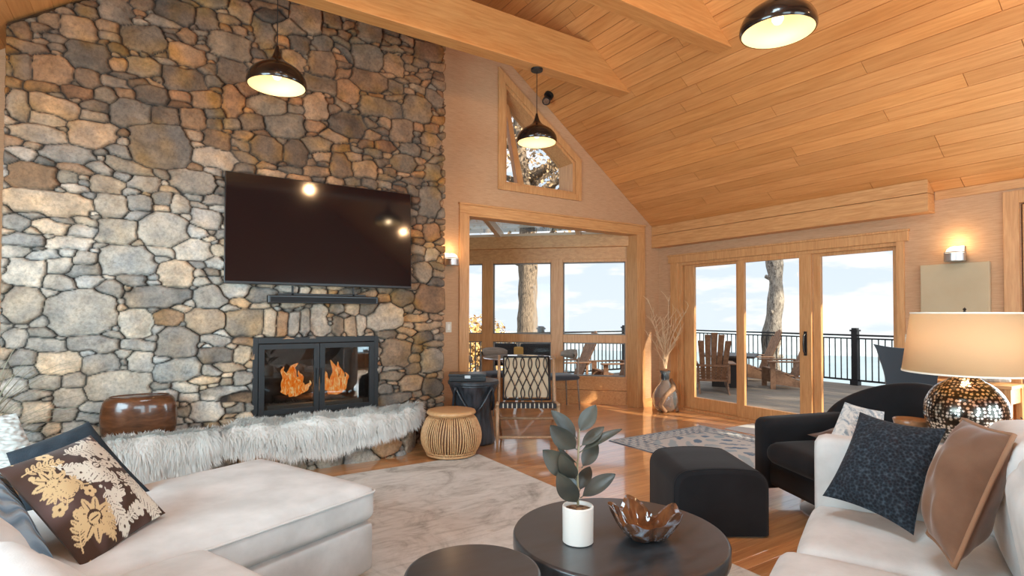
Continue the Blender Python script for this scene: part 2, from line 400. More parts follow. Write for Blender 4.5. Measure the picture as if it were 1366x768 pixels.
def slider():
    root = bpy.data.objects.new('door_1', None); COL.objects.link(root); st(root); root.location = (XW, 4.0, 0)
    off = (-XW, -4.0, 0)
    def B(m, name, mt, par=root, bevel=.003):
        o = m.build(name, mt, par, bevel=bevel); o.location = off if par is root else (0, 0, 0); return o
    m = MB(); m.box(XW-.022, XW, 5.42, 5.55, 0, 2.10); m.box(XW-.022, XW, 2.54, 2.61, 0, 2.10); m.box(XW-.024, XW, 2.50, 5.59, 2.10, 2.20); m.box(XW-.035, XW, 2.49, 5.60, 2.20, 2.222)
    B(m, 'door_casing', M_TRIMZ)
    m = MB(); m.box(XW, XW+.13, 5.37, 5.43, 0, 2.10); m.box(XW, XW+.13, 2.57, 2.60, 0, 2.10); m.box(XW, XW+.13, 2.6, 5.37, 2.06, 2.10); m.box(XW-.03, XW+.13, 2.6, 5.42, -.004, .03)
    B(m, 'door_frame', M_TRIMZ)
    for i, (ya, yb, x, hnd) in enumerate(((4.435, 5.36, XW+.05, 0), (3.495, 4.45, XW+.0, 1), (2.60, 3.50, XW+.05, 0))):
        m = MB(); w = (.115, .135, .09)[i]
        m.box(x, x+.045, ya, ya+(.075, .14, .07)[i], .03, 2.06); m.box(x, x+.045, yb-(.175, .09, .09)[i], yb, .03, 2.06)
        y0, y1 = ya+(.075, .14, .07)[i], yb-(.175, .09, .09)[i]
        m.box(x, x+.045, y0, y1, .03, .19); m.box(x, x+.045, y0, y1, 2.045-.02, 2.06)
        p = B(m, 'door_panel', M_TRIMZ)
        m = MB(); m.box(x+.018, x+.026, y0, y1, .19, 2.045); B(m, 'door_glass', M_GLASS, p, 0)
        if hnd:
            m = MB(); m.box(x-.008, x, ya+.05, ya+.085, .88, 1.16)
            m.tube([(x-.006, ya+.067, .90), (x-.04, ya+.067, .93), (x-.05, ya+.067, 1.02), (x-.04, ya+.067, 1.11), (x-.006, ya+.067, 1.14)], .009)
            B(m, 'door_handle', M_DARK, p, 0)
    return root

def right_window():
    root = bpy.data.objects.new('window_2', None); COL.objects.link(root); st(root); root.location = (XW, 1, 0)
    m = MB(); frame_yz(m, XW-.022, XW, .20, 1.76, .20, 2.45, .11); m.build('window_casing', M_TRIMZ, root, bevel=.003).location = (-XW, -1, 0)
    m = MB(); frame_yz(m, XW+.03, XW+.09, .31, 1.64, .31, 2.33, .05); m.build('window_frame', M_TRIMZ, root, bevel=.003).location = (-XW, -1, 0)
    m = MB(); m.box(XW+.055, XW+.062, .36, 1.59, .36, 2.28); m.build('window_glass', M_GLASS, root).location = (-XW, -1, 0)

def raked_window():
    root = bpy.data.objects.new('window_1', None); COL.objects.link(root); st(root); root.location = (4.2, YG, 3.0); off = (-4.2, -YG, -3.0)
    o = [(3.53, 2.885), (4.845, 2.885), (4.845, 3.445), (3.53, 4.40)]
    i = [(3.625, 2.97), (4.75, 2.97), (4.75, 3.405), (3.625, 4.225)]
    m = MB()
    for k in range(4):
        m.prism([o[k], o[(k+1) % 4], i[(k+1) % 4], i[k]], lambda a, b: (a, YG-.03, b), lambda a, b: (a, YG, b))
    m.build('window_casing', M_TRIMZ, root, bevel=.003).location = off
    m = MB(); j = [(3.66, 3.0), (4.715, 3.0), (4.715, 3.385), (3.66, 4.155)]
    for k in range(4):
        m.prism([i[k], i[(k+1) % 4], j[(k+1) % 4], j[k]], lambda a, b: (a, YG, b), lambda a, b: (a, YG+.30, b))
    m.build('window_jamb', M_TRIMZ, root).location = off
    m = MB(); m.prism([(3.75, 4.10), (3.82, 4.05), (4.07, 3.0), (3.97, 3.0)], lambda a, b: (a, YG+.20, b), lambda a, b: (a, YG+.28, b))
    m.build('window_mullion', M_TRIMZ, root).location = off
    m = MB(); m.prism(j, lambda a, b: (a, YG+.25, b), lambda a, b: (a, YG+.258, b)); m.build('window_glass', M_GLASS, root).location = off

def nook():
    """45 degree window wall of the dining nook, its glass roof, the facet behind"""
    C = 11.93
    def P(x, off=0, z=0): return (x+off*.7071, C-x+off*.7071, z)   # on the wall plane; off = outwards
    MD = wood('oak_trim_diag', (.50, .23, .08), (.68, .37, .155), (3, 3, 9), 4, .42, b=.04)
    def bx(m, xa, xb, za, zb, o0, o1):
        v = [P(x, o, z) for x in (xa, xb) for o in (o0, o1) for z in (za, zb)]
        m.add(v, [(0, 1, 3, 2), (4, 6, 7, 5), (0, 4, 5, 1), (2, 3, 7, 6), (0, 2, 6, 4), (1, 5, 7, 3)])
    m = MB(); bx(m, 4.10, 6.0, .215, .385, 0, .12); bx(m, 4.10, 6.0, 0, .21, .005, .12); st(m.build('wall_nook_apron', M_TRIMX, bevel=.003))
    m = MB(); bx(m, 4.10, 6.0, 2.19, 2.37, .0, .12); bx(m, 4.10, 6.02, 2.37, 2.56, -.06, .12); st(m.build('trim_nook_beam', MD, bevel=.004))
    for i, (xa, xb) in enumerate(((5.25, 5.91), (4.47, 5.12), (4.16, 4.35))):
        root = bpy.data.objects.new('window_%d' % (3+i), None); COL.objects.link(root); st(root)
        q = P((xa+xb)/2); root.location = q; off = (-q[0], -q[1], 0)
        m = MB(); e = .067
        bx(m, xa-e, xa, .385, 2.19, -.02, .10); bx(m, xb, xb+e, .385, 2.19, -.02, .10)
        for za, zb in ((.385, .42), (.925, 1.045), (2.145, 2.19)): bx(m, xa, xb, za, zb, -.01, .09)
        m.build('window_frame', M_TRIMZ, root, bevel=.003).location = off
        m = MB()
        for za, zb in ((.42, .925), (1.045, 2.145)):
            for a, b, c, d in ((xa, xa+.012, za, zb), (xb-.012, xb, za, zb), (xa, xb, za, za+.016), (xa, xb, zb-.016, zb)): bx(m, a, b, c, d, .02, .06)
        m.build('window_gasket', mat('grey_gasket', (.22, .21, .19), .5), root).location = off
        m = MB()
        for za, zb in ((.42, .925), (1.045, 2.145)): bx(m, xa+.01, xb-.01, za+.01, zb-.01, .035, .043)
        m.build('window_glass', M_GLASS, root).location = off
    # far facet and side of the nook
    m = MB(); yy = C-4.10
    m.box(2.2, 4.12, yy, yy+.12, 0, .40); m.box(2.2, 4.12, yy, yy+.12, 2.19, 2.60)
    for x in (2.2, 3.1, 4.0): m.box(x, x+.12, yy, yy+.12, .4, 2.19)
    m.box(2.08, 2.2, YG+.16, yy+.12, 0, 2.60)
    st(m.build('wall_nook_far', M_TRIMX))
    m = MB(); m.box(2.32, 3.1, yy+.05, yy+.06, .4, 2.19); m.box(3.22, 4.0, yy+.05, yy+.06, .4, 2.19); st(m.build('window_6', M_GLASS))
    # glazed lean-to roof: rafters run from the bay beam up to the gable wall
    s = .155
    def R(t, d, h=0):  # t along the bay wall (x), d inwards
        return (t-d*.7071, C-t-d*.7071, 2.58+d*s+h)
    m = MB()
    for t in (5.42, 4.545, 3.6, 2.8):
        dm = (C-t+0-(YG+.18))/.7071 if t < 6.0 else .3
        dm = min(dm, (C-(t)-(YG+.18))/.7071) if t < 6 else .25
        m.bar(R(t, -.1, .02), R(t, max(dm, .2), .02), .07, .12)
    m.bar(R(6.0, -.02, .0), R(3.9, -.02, .0), .10, .05)
    st(m.build('trim_nook_rafters', mat('painted_rafter', (.72, .56, .40), .5)))
    m = MB(); q = []
    m.add([R(6.2, -.15, .09), R(3.2, -.15, .09), (2.1, YG+.17, 2.58+s*2.2+.4), (2.1, YG+.17, 2.98), (6.3, YG+.17, 2.68)], [(0, 1, 3, 4)])
    m2 = MB(); A = R(6.15, -.12, .09); B_ = R(4.1, -.12, .09)
    zg = lambda x: 2.58+((C-x-(YG+.17))/1.41421)*s+.09
    m2.add([A, B_, (2.1, B_[1], 2.69), (2.1, YG+.17, zg(2.1)), (5.99, YG+.17, zg(5.99))], [(0, 1, 4), (1, 2, 3, 4)])
    st(m2.build('window_7', glass_mat('skylight_glass', (.80, .90, .95), .8)))

def added_skylight():  # made-up roof window out of view, added to carry the overhead fill
    root = bpy.data.objects.new('window_8', None); COL.objects.link(root); st(root); root.location = (.54, .9, 4.55)
    R_ = Vector((.58697, 0, -.80961)).to_track_quat('-Z', 'Y').to_matrix().to_4x4()
    m = MB()
    for a, b, c, d in ((-.86, .86, -.86, -.77), (-.86, .86, .77, .86), (-.86, -.77, -.77, .77), (.77, .86, -.77, .77)): m.box(a, b, c, d, -.03, .03, M=R_)
    m.build('window_casing', M_TRIMY, root)
    m = MB(); m.box(-.77, .77, -.77, .77, .0, .01, M=R_); m.build('window_glass', M_GLASS, root)
added_skylight()
build_shell(); slider(); right_window(); raked_window(); nook()

# ------------------------------------------------------------------ stone wall
STONES = """27,40,33,24 67,27,33,20 108,40,53,35 153,14,52,34 233,17,53,30 218,30,50,14 190,53,66,38 38,63,57,17 117,75,62,38 72,94,54,38 28,88,32,32 193,90,48,26 246,107,57,31 306,62,62,36
310,97,44,30 25,140,28,43 72,143,66,26 60,159,47,16 173,152,60,37 205,128,48,26 125,179,70,37 48,178,80,26 213,195,80,60 287,185,44,27 287,212,60,25 310,137,32,42 274,133,46,25 92,206,76,25
30,205,43,15 43,236,72,36 120,106,33,25 142,128,32,23 257,160,40,28 222,157,43,24 102,125,40,18 250,75,50,27 250,50,30,20 173,223,62,20 257,243,66,32 193,245,44,24 277,27,33,27 320,15,34,28
63,270,112,34 148,275,43,37 143,247,47,25 185,272,37,22 217,265,31,19 240,273,28,25 155,308,60,35 218,307,70,46 275,292,44,26 22,297,38,22 70,302,42,18 92,325,60,17 32,320,55,17 170,347,78,40
235,367,50,38 257,333,48,29 35,363,56,36 80,355,36,22 113,345,34,22 80,377,46,20 148,385,37,24 210,395,84,29 110,417,96,62 30,406,56,50 182,432,44,40 225,423,36,21 237,457,56,43 272,427,53,37
280,397,46,32 123,458,67,22 60,460,54,20 187,460,52,15 55,443,44,15 20,450,34,28 327,430,52,36 28,478,40,24 290,473,48,20 287,453,38,13 78,484,58,30 159,513,86,42 93,530,43,27 136,486,50,27
188,482,36,30 237,493,64,30 50,549,44,30 86,553,37,19 128,544,46,17 221,528,38,18 276,548,46,26 305,526,62,19 352,43,32,46 408,27,43,38 443,27,29,20 430,58,29,22 397,57,31,24 490,43,37,28
488,78,43,38 430,87,38,34 390,82,36,26 525,87,30,27 570,70,40,25 427,113,46,24 490,108,50,28 465,122,31,31 528,117,22,19 357,142,54,29 420,143,34,36 505,145,60,28 555,147,38,35 578,132,24,22
380,168,54,33 463,168,52,35 335,163,36,22 535,175,34,33 355,200,44,34 395,205,34,36 455,222,30,34 422,193,44,24 487,227,34,25 537,218,33,24 547,200,28,18 513,195,30,17 445,183,40,19 575,188,32,20
573,270,30,42 563,363,28,28 572,398,40,36 535,397,30,27 513,423,48,38 358,431,18,36 375,432,14,34 392,432,14,34 407,430,13,36 427,426,22,44 450,436,16,30 468,437,15,28 482,434,14,28 493,412,28,20
470,411,20,18 449,411,18,17 527,470,42,36 563,450,28,16 573,434,36,10 555,424,30,10 348,394,40,20 313,386,46,22 575,481,32,33 547,511,32,22 575,516,30,24 525,531,44,15 523,502,33,14 302,525,62,20
324,474,24,28 360,330,50,40 420,300,60,40 480,310,50,44 350,280,46,34 520,300,40,30 440,350,50,30 390,360,44,28 324,504,28,18 20,515,40,26 60,510,40,20 330,118,34,24 330,340,30,30 575,230,26,26 575,310,24,24 575,340,22,18"""
PAL = np.array([(.44, .36, .27), (.50, .38, .26), (.40, .37, .31), (.34, .345, .33), (.46, .31, .19), (.30, .28, .25), (.52, .43, .33), (.35, .35, .33), (.27, .25, .225), (.42, .30, .20)])
PALC = np.array([(.42, .43, .42), (.52, .49, .44), (.58, .54, .47), (.46, .44, .40), (.37, .36, .33), (.56, .46, .35), (.50, .50, .48), (.31, .30, .28), (.58, .49, .38)])
def fbm(x, y, seed, octs=4, base=1.0):
    rg = np.random.default_rng(seed); out = np.zeros_like(x); a = 1.0
    for o in range(octs):
        for _ in range(3):
            th = rg.uniform(0, 2*PI); k = base*(2**o)*rg.uniform(.7, 1.4); ph = rg.uniform(0, 2*PI)
            out += a*np.sin(k*(x*np.cos(th)+y*np.sin(th))+ph+1.3*np.sin(k*.6*(x*np.sin(th)-y*np.cos(th))+ph*2))
        a *= .55
    return out/5
def stone_field(W, Hh, res, seeds, rng, fill=((.09, .042), (.07, .028), (.05, .022), (.032, .016)), palfn=None):
    """returns u,v grids, height (m), colour; seeds: list of (u,v,ru,rv)"""
    nu, nv = int(W/res)+1, int(Hh/res)+1
    U, V = np.meshgrid(np.linspace(0, W, nu), np.linspace(0, Hh, nv), indexing='ij')
    U0, V0 = U.ravel().astype(np.float32), V.ravel().astype(np.float32)
    wu = U0+.019*fbm(U0, V0, 5, 5, 11).astype(np.float32); wv = V0+.015*fbm(U0, V0, 9, 5, 13).astype(np.float32)
    d1 = np.full(U0.shape, 9e3, np.float32); d2 = d1.copy(); id1 = np.zeros(U0.shape, np.int32); S = []
    def ins(s):
        nonlocal d1, d2
        u, v, ru, rv, rot, p = s
        sel = np.where((abs(U0-u) < 4.5*max(ru, rv)+.1) & (abs(V0-v) < 4.5*max(ru, rv)+.1))[0]
        du, dv = wu[sel]-u, wv[sel]-v; c, sn = math.cos(rot), math.sin(rot)
        a, b = (du*c+dv*sn)/ru, (-du*sn+dv*c)/rv
        d = ((abs(a)**p+abs(b)**p)**(1/p)).astype(np.float32)
        # signed distance-like measure keeps joints even between big and small stones
        d = (d-1)*min(ru, rv)*1.15
        o1, o2 = d1[sel], d2[sel]; k = len(S)
        new1 = d < o1
        d2[sel] = np.where(new1, o1, np.minimum(o2, d)); d1[sel] = np.where(new1, d, o1)
        t = id1[sel]; t[new1] = k; id1[sel] = t
        S.append(s)
    for s in seeds: ins((*s, rng.uniform(-.16, .16), rng.uniform(2.5, 4.6)))
    for ru, rv in fill:
        for _ in range(4000):
            thr = rv*.85
            cand = np.where(d1 > thr)[0]
            if len(cand) == 0: break
            k = cand[rng.integers(len(cand))]
            f = rng.uniform(.8, 1.35)
            ins((float(U0[k]), float(V0[k]), ru*f, rv*rng.uniform(.8, 1.25), rng.normal(0, .2), rng.uniform(2.2, 4.2)))
    n = len(S); g = np.clip((d2-d1)/2, 0, .2)
    hs = rng.uniform(.022, .072, n)[id1]; tu = rng.normal(0, .14, n)[id1]; tv = rng.normal(0, .12, n)[id1]
    su = np.array([s[0] for s in S])[id1]; sv = np.array([s[1] for s in S])[id1]
    e = np.clip((g-.002)/.021, 0, 1); prof = np.sqrt(1-(1-e)**2)
    h = prof*(hs+tu*(U0-su)+tv*(V0-sv)+.009*fbm(U0, V0, 21, 5, 26))+.012*np.clip((g-.03)/.06, 0, 1)
    h = np.where(h > .04, .04+.02*np.tanh((h-.04)/.02), h)
    col = palfn(np.array([s[0] for s in S]), np.array([s[1] for s in S]), rng)[id1]
    n1 = fbm(U0, V0, 31, 4, 28)[:, None]; n2 = fbm(U0, V0, 44, 3, 9)[:, None]
    col = col*(1+.34*n1)+np.array([.09, .02, -.05])*np.clip(n2, 0, 1)+np.array([-.02, .0, .012])*np.clip(-n2, 0, 1)
    mort = np.array([.032, .024, .019]); mk = np.clip((g-.0015)/.0045, 0, 1)[:, None]
    col = np.clip(mort*(1-mk)+col*mk, .02, .9)
    return U, V, h.reshape(U.shape), col.reshape(*U.shape, 3)
def grid_mesh(name, P, col, m, keep=None, parent=None):
    nu, nv = P.shape[:2]; I = np.arange(nu*nv).reshape(nu, nv)
    q = np.stack([I[:-1, :-1], I[1:, :-1], I[1:, 1:], I[:-1, 1:]], -1).reshape(-1, 4)
    if keep is not None: q = q[keep.ravel()]
    me = bpy.data.meshes.new(name)
    me.vertices.add(nu*nv); me.vertices.foreach_set('co', P.reshape(-1).astype(np.float32))
    me.loops.add(len(q)*4); me.loops.foreach_set('vertex_index', q.ravel().astype(np.int32))
    me.polygons.add(len(q)); me.polygons.foreach_set('loop_start', np.arange(0, len(q)*4, 4, dtype=np.int32)); me.polygons.foreach_set('loop_total', np.full(len(q), 4, np.int32))
    me.update(calc_edges=True)
    a = me.color_attributes.new('col', 'FLOAT_COLOR', 'POINT')
    a.data.foreach_set('color', np.concatenate([col.reshape(-1, 3), np.ones((nu*nv, 1))], 1).ravel().astype(np.float32))
    me.polygons.foreach_set('use_smooth', [True]*len(me.polygons))
    me.materials.append(m); o = bpy.data.objects.new(name, me); COL.objects.link(o)
    if parent: o.parent = parent
    return o
M_STONE = mat('fieldstone', (.4, .35, .3), .85)
def _stone_mat():
    m = M_STONE; n = noise(m, 42, detail=6, rough=.7); n2 = noise(m, 9, detail=4)
    c = mixc(m, 1.0, attr(m), ramp(m, n, [(.28, (.62, .60, .58)), (.5, (1.0, .98, .95)), (.74, (1.3, 1.27, 1.22))]), 'MULTIPLY')
    c = mixc(m, 1.0, c, ramp(m, n2, [(.3, (.78, .80, .84)), (.7, (1.2, 1.12, 1.02))]), 'MULTIPLY')
    setc(m, c); bump(m, n, .7, .012)
_stone_mat()
YS = 5.43          # stone face
SX0, SX1, SZ1 = -.945, 2.625, 4.30
FB = (.755, 1.885, .40, 1.125)   # firebox opening x0,x1,z0,z1
def onwall(px, py, Y):
    d = _fw + RGT*((px-683)/F_PX) - UPV*((py-CY)/F_PX); t = Y/d.y
    return Vector((0, 0, CAMH))+d*t
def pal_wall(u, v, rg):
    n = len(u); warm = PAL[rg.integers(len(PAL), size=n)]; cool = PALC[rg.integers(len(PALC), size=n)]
    # light falloff put into the stone colour: darker, rustier towards right and top
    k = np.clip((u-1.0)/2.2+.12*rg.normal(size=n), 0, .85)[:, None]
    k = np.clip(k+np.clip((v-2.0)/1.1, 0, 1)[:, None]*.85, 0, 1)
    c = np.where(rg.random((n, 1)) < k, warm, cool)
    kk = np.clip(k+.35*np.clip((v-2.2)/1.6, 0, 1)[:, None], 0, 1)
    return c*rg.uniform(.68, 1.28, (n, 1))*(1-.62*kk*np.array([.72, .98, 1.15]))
def stone_wall():
    rg = np.random.default_rng(5); seeds = []
    for tok in STONES.split():
        x, y, w, h = map(float, tok.split(','))
        a = onwall(x-w/2, y, YS); b = onwall(x+w/2, y, YS); c = onwall(x, y-h/2, YS); d = onwall(x, y+h/2, YS)
        seeds.append(((a.x+b.x)/2-SX0, (c.z+d.z)/2, (b.x-a.x)/2*1.0, (c.z-d.z)/2*1.0))
    # upper courses above the frame
    for _ in range(14):
        seeds.append((rg.uniform(.2, 2.2), rg.uniform(4.0, 4.3), rg.uniform(.12, .2), rg.uniform(.08, .13)))
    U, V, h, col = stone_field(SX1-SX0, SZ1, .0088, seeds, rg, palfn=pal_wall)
    X = U+SX0; Z = V; W = SX1-SX0
    # outline: right edge a little ragged, outer rim turns back into the wall
    edge = np.minimum(np.minimum(U, W-U), SZ1-V); rim = np.clip(edge/.02, 0, 1)
    Y = YS-h*np.sqrt(rim)
    jit = np.clip(1-(W-U)/.12, 0, 1); X = X+jit*(h-.03)*.6
    Y = np.where(edge < 1e-6, YG-.001, Y)
    Zc = V; fx = (X > FB[0]) & (X < FB[1]) & (Z > FB[2]) & (Z < FB[3])
    cell = fx[:-1, :-1] & fx[1:, :-1] & fx[1:, 1:] & fx[:-1, 1:]
    # roof line on the left
    top = np.array([[zr(x)-.02 for x in X[:, 0]]]).T
    Z = np.minimum(Z, np.minimum(top, 99))
    P = np.stack([X, Y, Z], -1)
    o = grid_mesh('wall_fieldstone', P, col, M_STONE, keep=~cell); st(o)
    # reveals of the firebox opening
stone_wall()

def hearth():
    rg = np.random.default_rng(8)
    top = .355
    # front outline: straight run then a rounded right end turning back to the wall
    pts = [(-1.15, 4.99)]+[(x, 4.99+.03*(x/2)) for x in np.linspace(-1.0, 1.85, 30)]
    for a in np.linspace(0, PI/2, 10)[1:]: pts.append((1.85+.42*math.sin(a), 5.02+.40*(1-math.cos(a))))
    pts.append((2.27, YS+.0)); pts = np.array(pts)
    s = np.r_[0, np.cumsum(np.hypot(*np.diff(pts, axis=0).T))]; L = s[-1]
    U, V, h, col = stone_field(L, top, .009, [], rg, fill=((.15, .10), (.11, .08), (.07, .045), (.04, .025)), palfn=lambda u, v, r: (PAL[r.integers(len(PAL), size=len(u))]*r.uniform(.8, 1.1, (len(u), 1))))
    x = np.interp(U, s, pts[:, 0]); y = np.interp(U, s, pts[:, 1])
    tx = np.gradient(np.interp(U[:, 0], s, pts[:, 0])); ty = np.gradient(np.interp(U[:, 0], s, pts[:, 1]))
    ln = np.hypot(tx, ty); nx, ny = (ty/ln)[:, None], (-tx/ln)[:, None]
    hh = h*np.clip((top-V)/.015, 0, 1)**.5
    P = np.stack([x+nx*(hh-.03), y+ny*(hh-.03), V], -1)
    root = bpy.data.objects.new('trim_hearth', None); COL.objects.link(root); st(root); root.location = (.6, 5.2, 0)
    o = grid_mesh('hearth_face', P, col, M_STONE, parent=root); o.location = (-.6, -5.2, 0)
    # slab of flagstones on top
    U, V, h, col = stone_field(3.42, .50, .012, [], rg, fill=((.30, .16), (.18, .11), (.09, .06)), palfn=lambda u, v, r: (PALC[r.integers(len(PALC), size=len(u))]*r.uniform(.8, 1.1, (len(u), 1))))
    X = U-1.15; Y = V+4.965
    lim = np.interp(X[:, 0], pts[:-10, 0], pts[:-10, 1])
    endr = np.where(X > 1.85, 5.02-.0+.40*(1-np.sqrt(np.clip(1-((X-1.85)/.42)**2, 0, 1))), 0)
    Yc = np.maximum(Y, endr-.0)
    P = np.stack([X, np.minimum(Yc, YS+.02), top-.01+h*.35], -1)
    o = grid_mesh('hearth_slab', P, col, M_STONE, parent=root); o.location = (-.6, -5.2, 0)
hearth()

# ------------------------------------------------------------------ firebox with doors, logs, flames
def fireplace():
    x0, x1, z0, z1 = FB; cx = (x0+x1)/2; yf = YS-.045
    t = thing('fireplace_insert', 'black framed fireplace with two glass doors set in the stone wall', 'fireplace', (cx, yf, z0))
    off = (-cx, -yf, -z0)
    def B(m, name, mt, par=t, **k):
        o = m.build(name, mt, par, **k); o.location = off if par is t else (0, 0, 0); return o
    def ring(m, a, b, c, d, w, ya, yb, wt=None, wb=None):
        wt = wt or w; wb = wb or w
        m.box(a, a+w, ya, yb, c, d); m.box(b-w, b, ya, yb, c, d); m.box(a+w, b-w, ya, yb, c, c+wb); m.box(a+w, b-w, ya, yb, d-wt, d)
    m = MB(); ring(m, x0-.01, x1+.01, z0-.0, z1+.01, .045, yf, yf+.06, .055, .03); B(m, 'surround', M_DARK, bevel=.003)
    m = MB(); d = .33; YB_ = YS+d
    m.box(x0, x0+.01, yf+.06, YB_, z0, z1); m.box(x1-.01, x1, yf+.06, YB_, z0, z1); m.box(x0, x1, yf+.06, YB_, z1-.01, z1); m.box(x0, x1, yf+.06, YB_, z0, z0+.02); m.box(x0, x1, YB_-.012, YB_, z0, z1)
    sm = mat('sooty_firebrick', (.05, .048, .045), .9); bn = noise(sm, 12, (1, 1, 1), 4); setc(sm, ramp(sm, bn, [(.3, (.015, .015, .015)), (.7, (.07, .068, .065))]))
    B(m, 'firebox_lining', sm)
    for k, (a, b) in enumerate(((x0+.038, cx-.002), (cx+.002, x1-.038))):
        m = MB(); ring(m, a, b, z0+.035, z1-.05, .048, yf-.012, yf+.02); p = B(m, 'door', M_DARK, bevel=.002)
        m = MB(); m.box(a+.045, b-.045, yf+.003, yf+.008, z0+.08, z1-.095); B(m, 'pane', glass_mat('fire_glass', (.75, .76, .76), 2.2), p)
        m = MB(); hx = (b-.02) if k == 0 else (a+.02); m.box(hx-.008, hx+.008, yf-.035, yf-.012, z0+.30, z0+.44); B(m, 'pull', M_DARK, p)
    # ember tray
    m = MB(); m.box(x0+.12, x1-.12, YS+.03, YS+.20, z0+.02, z0+.11); B(m, 'burner_tray', mat('grey_ash', (.13, .13, .12), .9), bevel=.01)
    lm = mat('charred_log', (.06, .035, .022), .9); bump(lm, noise(lm, 30, (1, 1, 1), 6), .8, .01)
    for (a, b, r) in (((x0+.20, YS+.16, z0+.14), (cx+.05, YS+.14, z0+.145), .036), ((cx-.08, YS+.15, z0+.145), (x1-.2, YS+.17, z0+.14), .036), ((x0+.3, YS+.09, z0+.135), (x1-.32, YS+.10, z0+.14), .03)):
        m = MB(); P = np.linspace(a, b, 9); P[:, 2] += .006*np.sin(np.arange(9)*2.1); m.tube(P, r*(1+.1*np.sin(np.arange(9)*1.7)), 10)
        o = B(m, 'log', lm, smooth=True); o['label'] = 'charred log behind the fire glass'
    fm = bpy.data.materials.new('flame'); fm.use_nodes = True; nt = fm.node_tree; nt.nodes.clear(); N = nt.nodes.new; L = nt.links.new
    o = N('ShaderNodeOutputMaterial'); e = N('ShaderNodeEmission'); tr = N('ShaderNodeBsdfTransparent'); mx = N('ShaderNodeMixShader')
    lw = N('ShaderNodeLayerWeight'); lw.inputs[0].default_value = .35
    cr = N('ShaderNodeValToRGB'); cr.color_ramp.elements[0].color = (1.0, .50, .15, 1); cr.color_ramp.elements[1].color = (.90, .16, .01, 1); cr.color_ramp.elements[1].position = .85
    cr.color_ramp.elements[0].position = .36; cr.color_ramp.elements[1].position = .62
    fe = cr.color_ramp.elements.new(.48); fe.color = (1.0, .33, .05, 1); cr.color_ramp.elements[0].color = (1.0, .66, .30, 1)
    ftc = N('ShaderNodeTexCoord'); fmp = N('ShaderNodeMapping'); fmp.inputs['Scale'].default_value = (3.2, 3.2, .9); fnz = N('ShaderNodeTexNoise'); fnz.inputs['Scale'].default_value = 16; fnz.inputs['Detail'].default_value = 3; fnz.inputs['Distortion'].default_value = 1.2
    L(ftc.outputs['Object'], fmp.inputs[0]); L(fmp.outputs[0], fnz.inputs['Vector']); L(fnz.outputs['Fac'], cr.inputs[0]); L(cr.outputs[0], e.inputs[0]); e.inputs[1].default_value = 1.1
    mr = N('ShaderNodeMapRange'); mr.inputs['From Min'].default_value = .40; mr.inputs['From Max'].default_value = 1.0; mr.inputs['To Min'].default_value = 0; mr.inputs['To Max'].default_value = .8
    L(lw.outputs['Facing'], mr.inputs[0]); L(mr.outputs[0], mx.inputs[0]); L(e.outputs[0], mx.inputs[1]); L(tr.outputs[0], mx.inputs[2]); L(mx.outputs[0], o.inputs[0])
    def pt(px, py): p = onwall(px, py, YS+.11); return (p.x, p.y, p.z)
    # tongues of the two fires: centre lines with radii
    fires = [[[(378, 525, 5), (382, 515, 7), (381, 505, 5), (377, 495, 2.5), (378, 489, .4)],
              [(392, 524, 8), (390, 510, 10), (388, 498, 7), (391, 490, 4), (397, 484, .4)],
              [(400, 522, 8), (398, 512, 8), (401, 503, 4), (400, 499, 2), (397, 494, .3)],
              [(398, 520, 5), (408, 517, 4), (413, 512, 2), (414, 507, .3)], [(385, 524, 6), (395, 522, 7), (408, 519, 3), (412, 514, .5)]],
             [[(438, 520, 5), (436, 508, 5), (434, 500, 2.5), (435, 495, .3)], [(443, 522, 7), (445, 510, 6), (447, 498, 5), (446, 488, 3), (440, 480, .4)],
              [(450, 521, 7), (454, 510, 6), (456, 500, 4), (452, 490, 2.5), (450, 482, .3)], [(452, 520, 6), (460, 509, 4.5), (463, 502, 2.5), (461, 496, .3)],
              [(438, 521, 5), (448, 522, 7), (458, 518, 3), (463, 514, .4)]]]
    for tongues in fires:
        m = MB()
        for tg in tongues:
            A = np.array([pt(a, b) for a, b, c in tg]); r = np.array([c for a, b, c in tg])*.0066
            n = 14; ti = np.linspace(0, len(A)-1, n); P = np.stack([np.interp(ti, range(len(A)), A[:, i]) for i in range(3)], 1)
            P[:, 0] += .006*np.sin(ti*3.5); m.tube(P, np.interp(ti, range(len(A)), r), 10)
        B(m, 'flame', fm, smooth=True)
    add_light('POINT', 'fire_glow', (cx, YS+.05, z0+.28), 2.5, (1.0, .45, .15), .08)
fireplace()

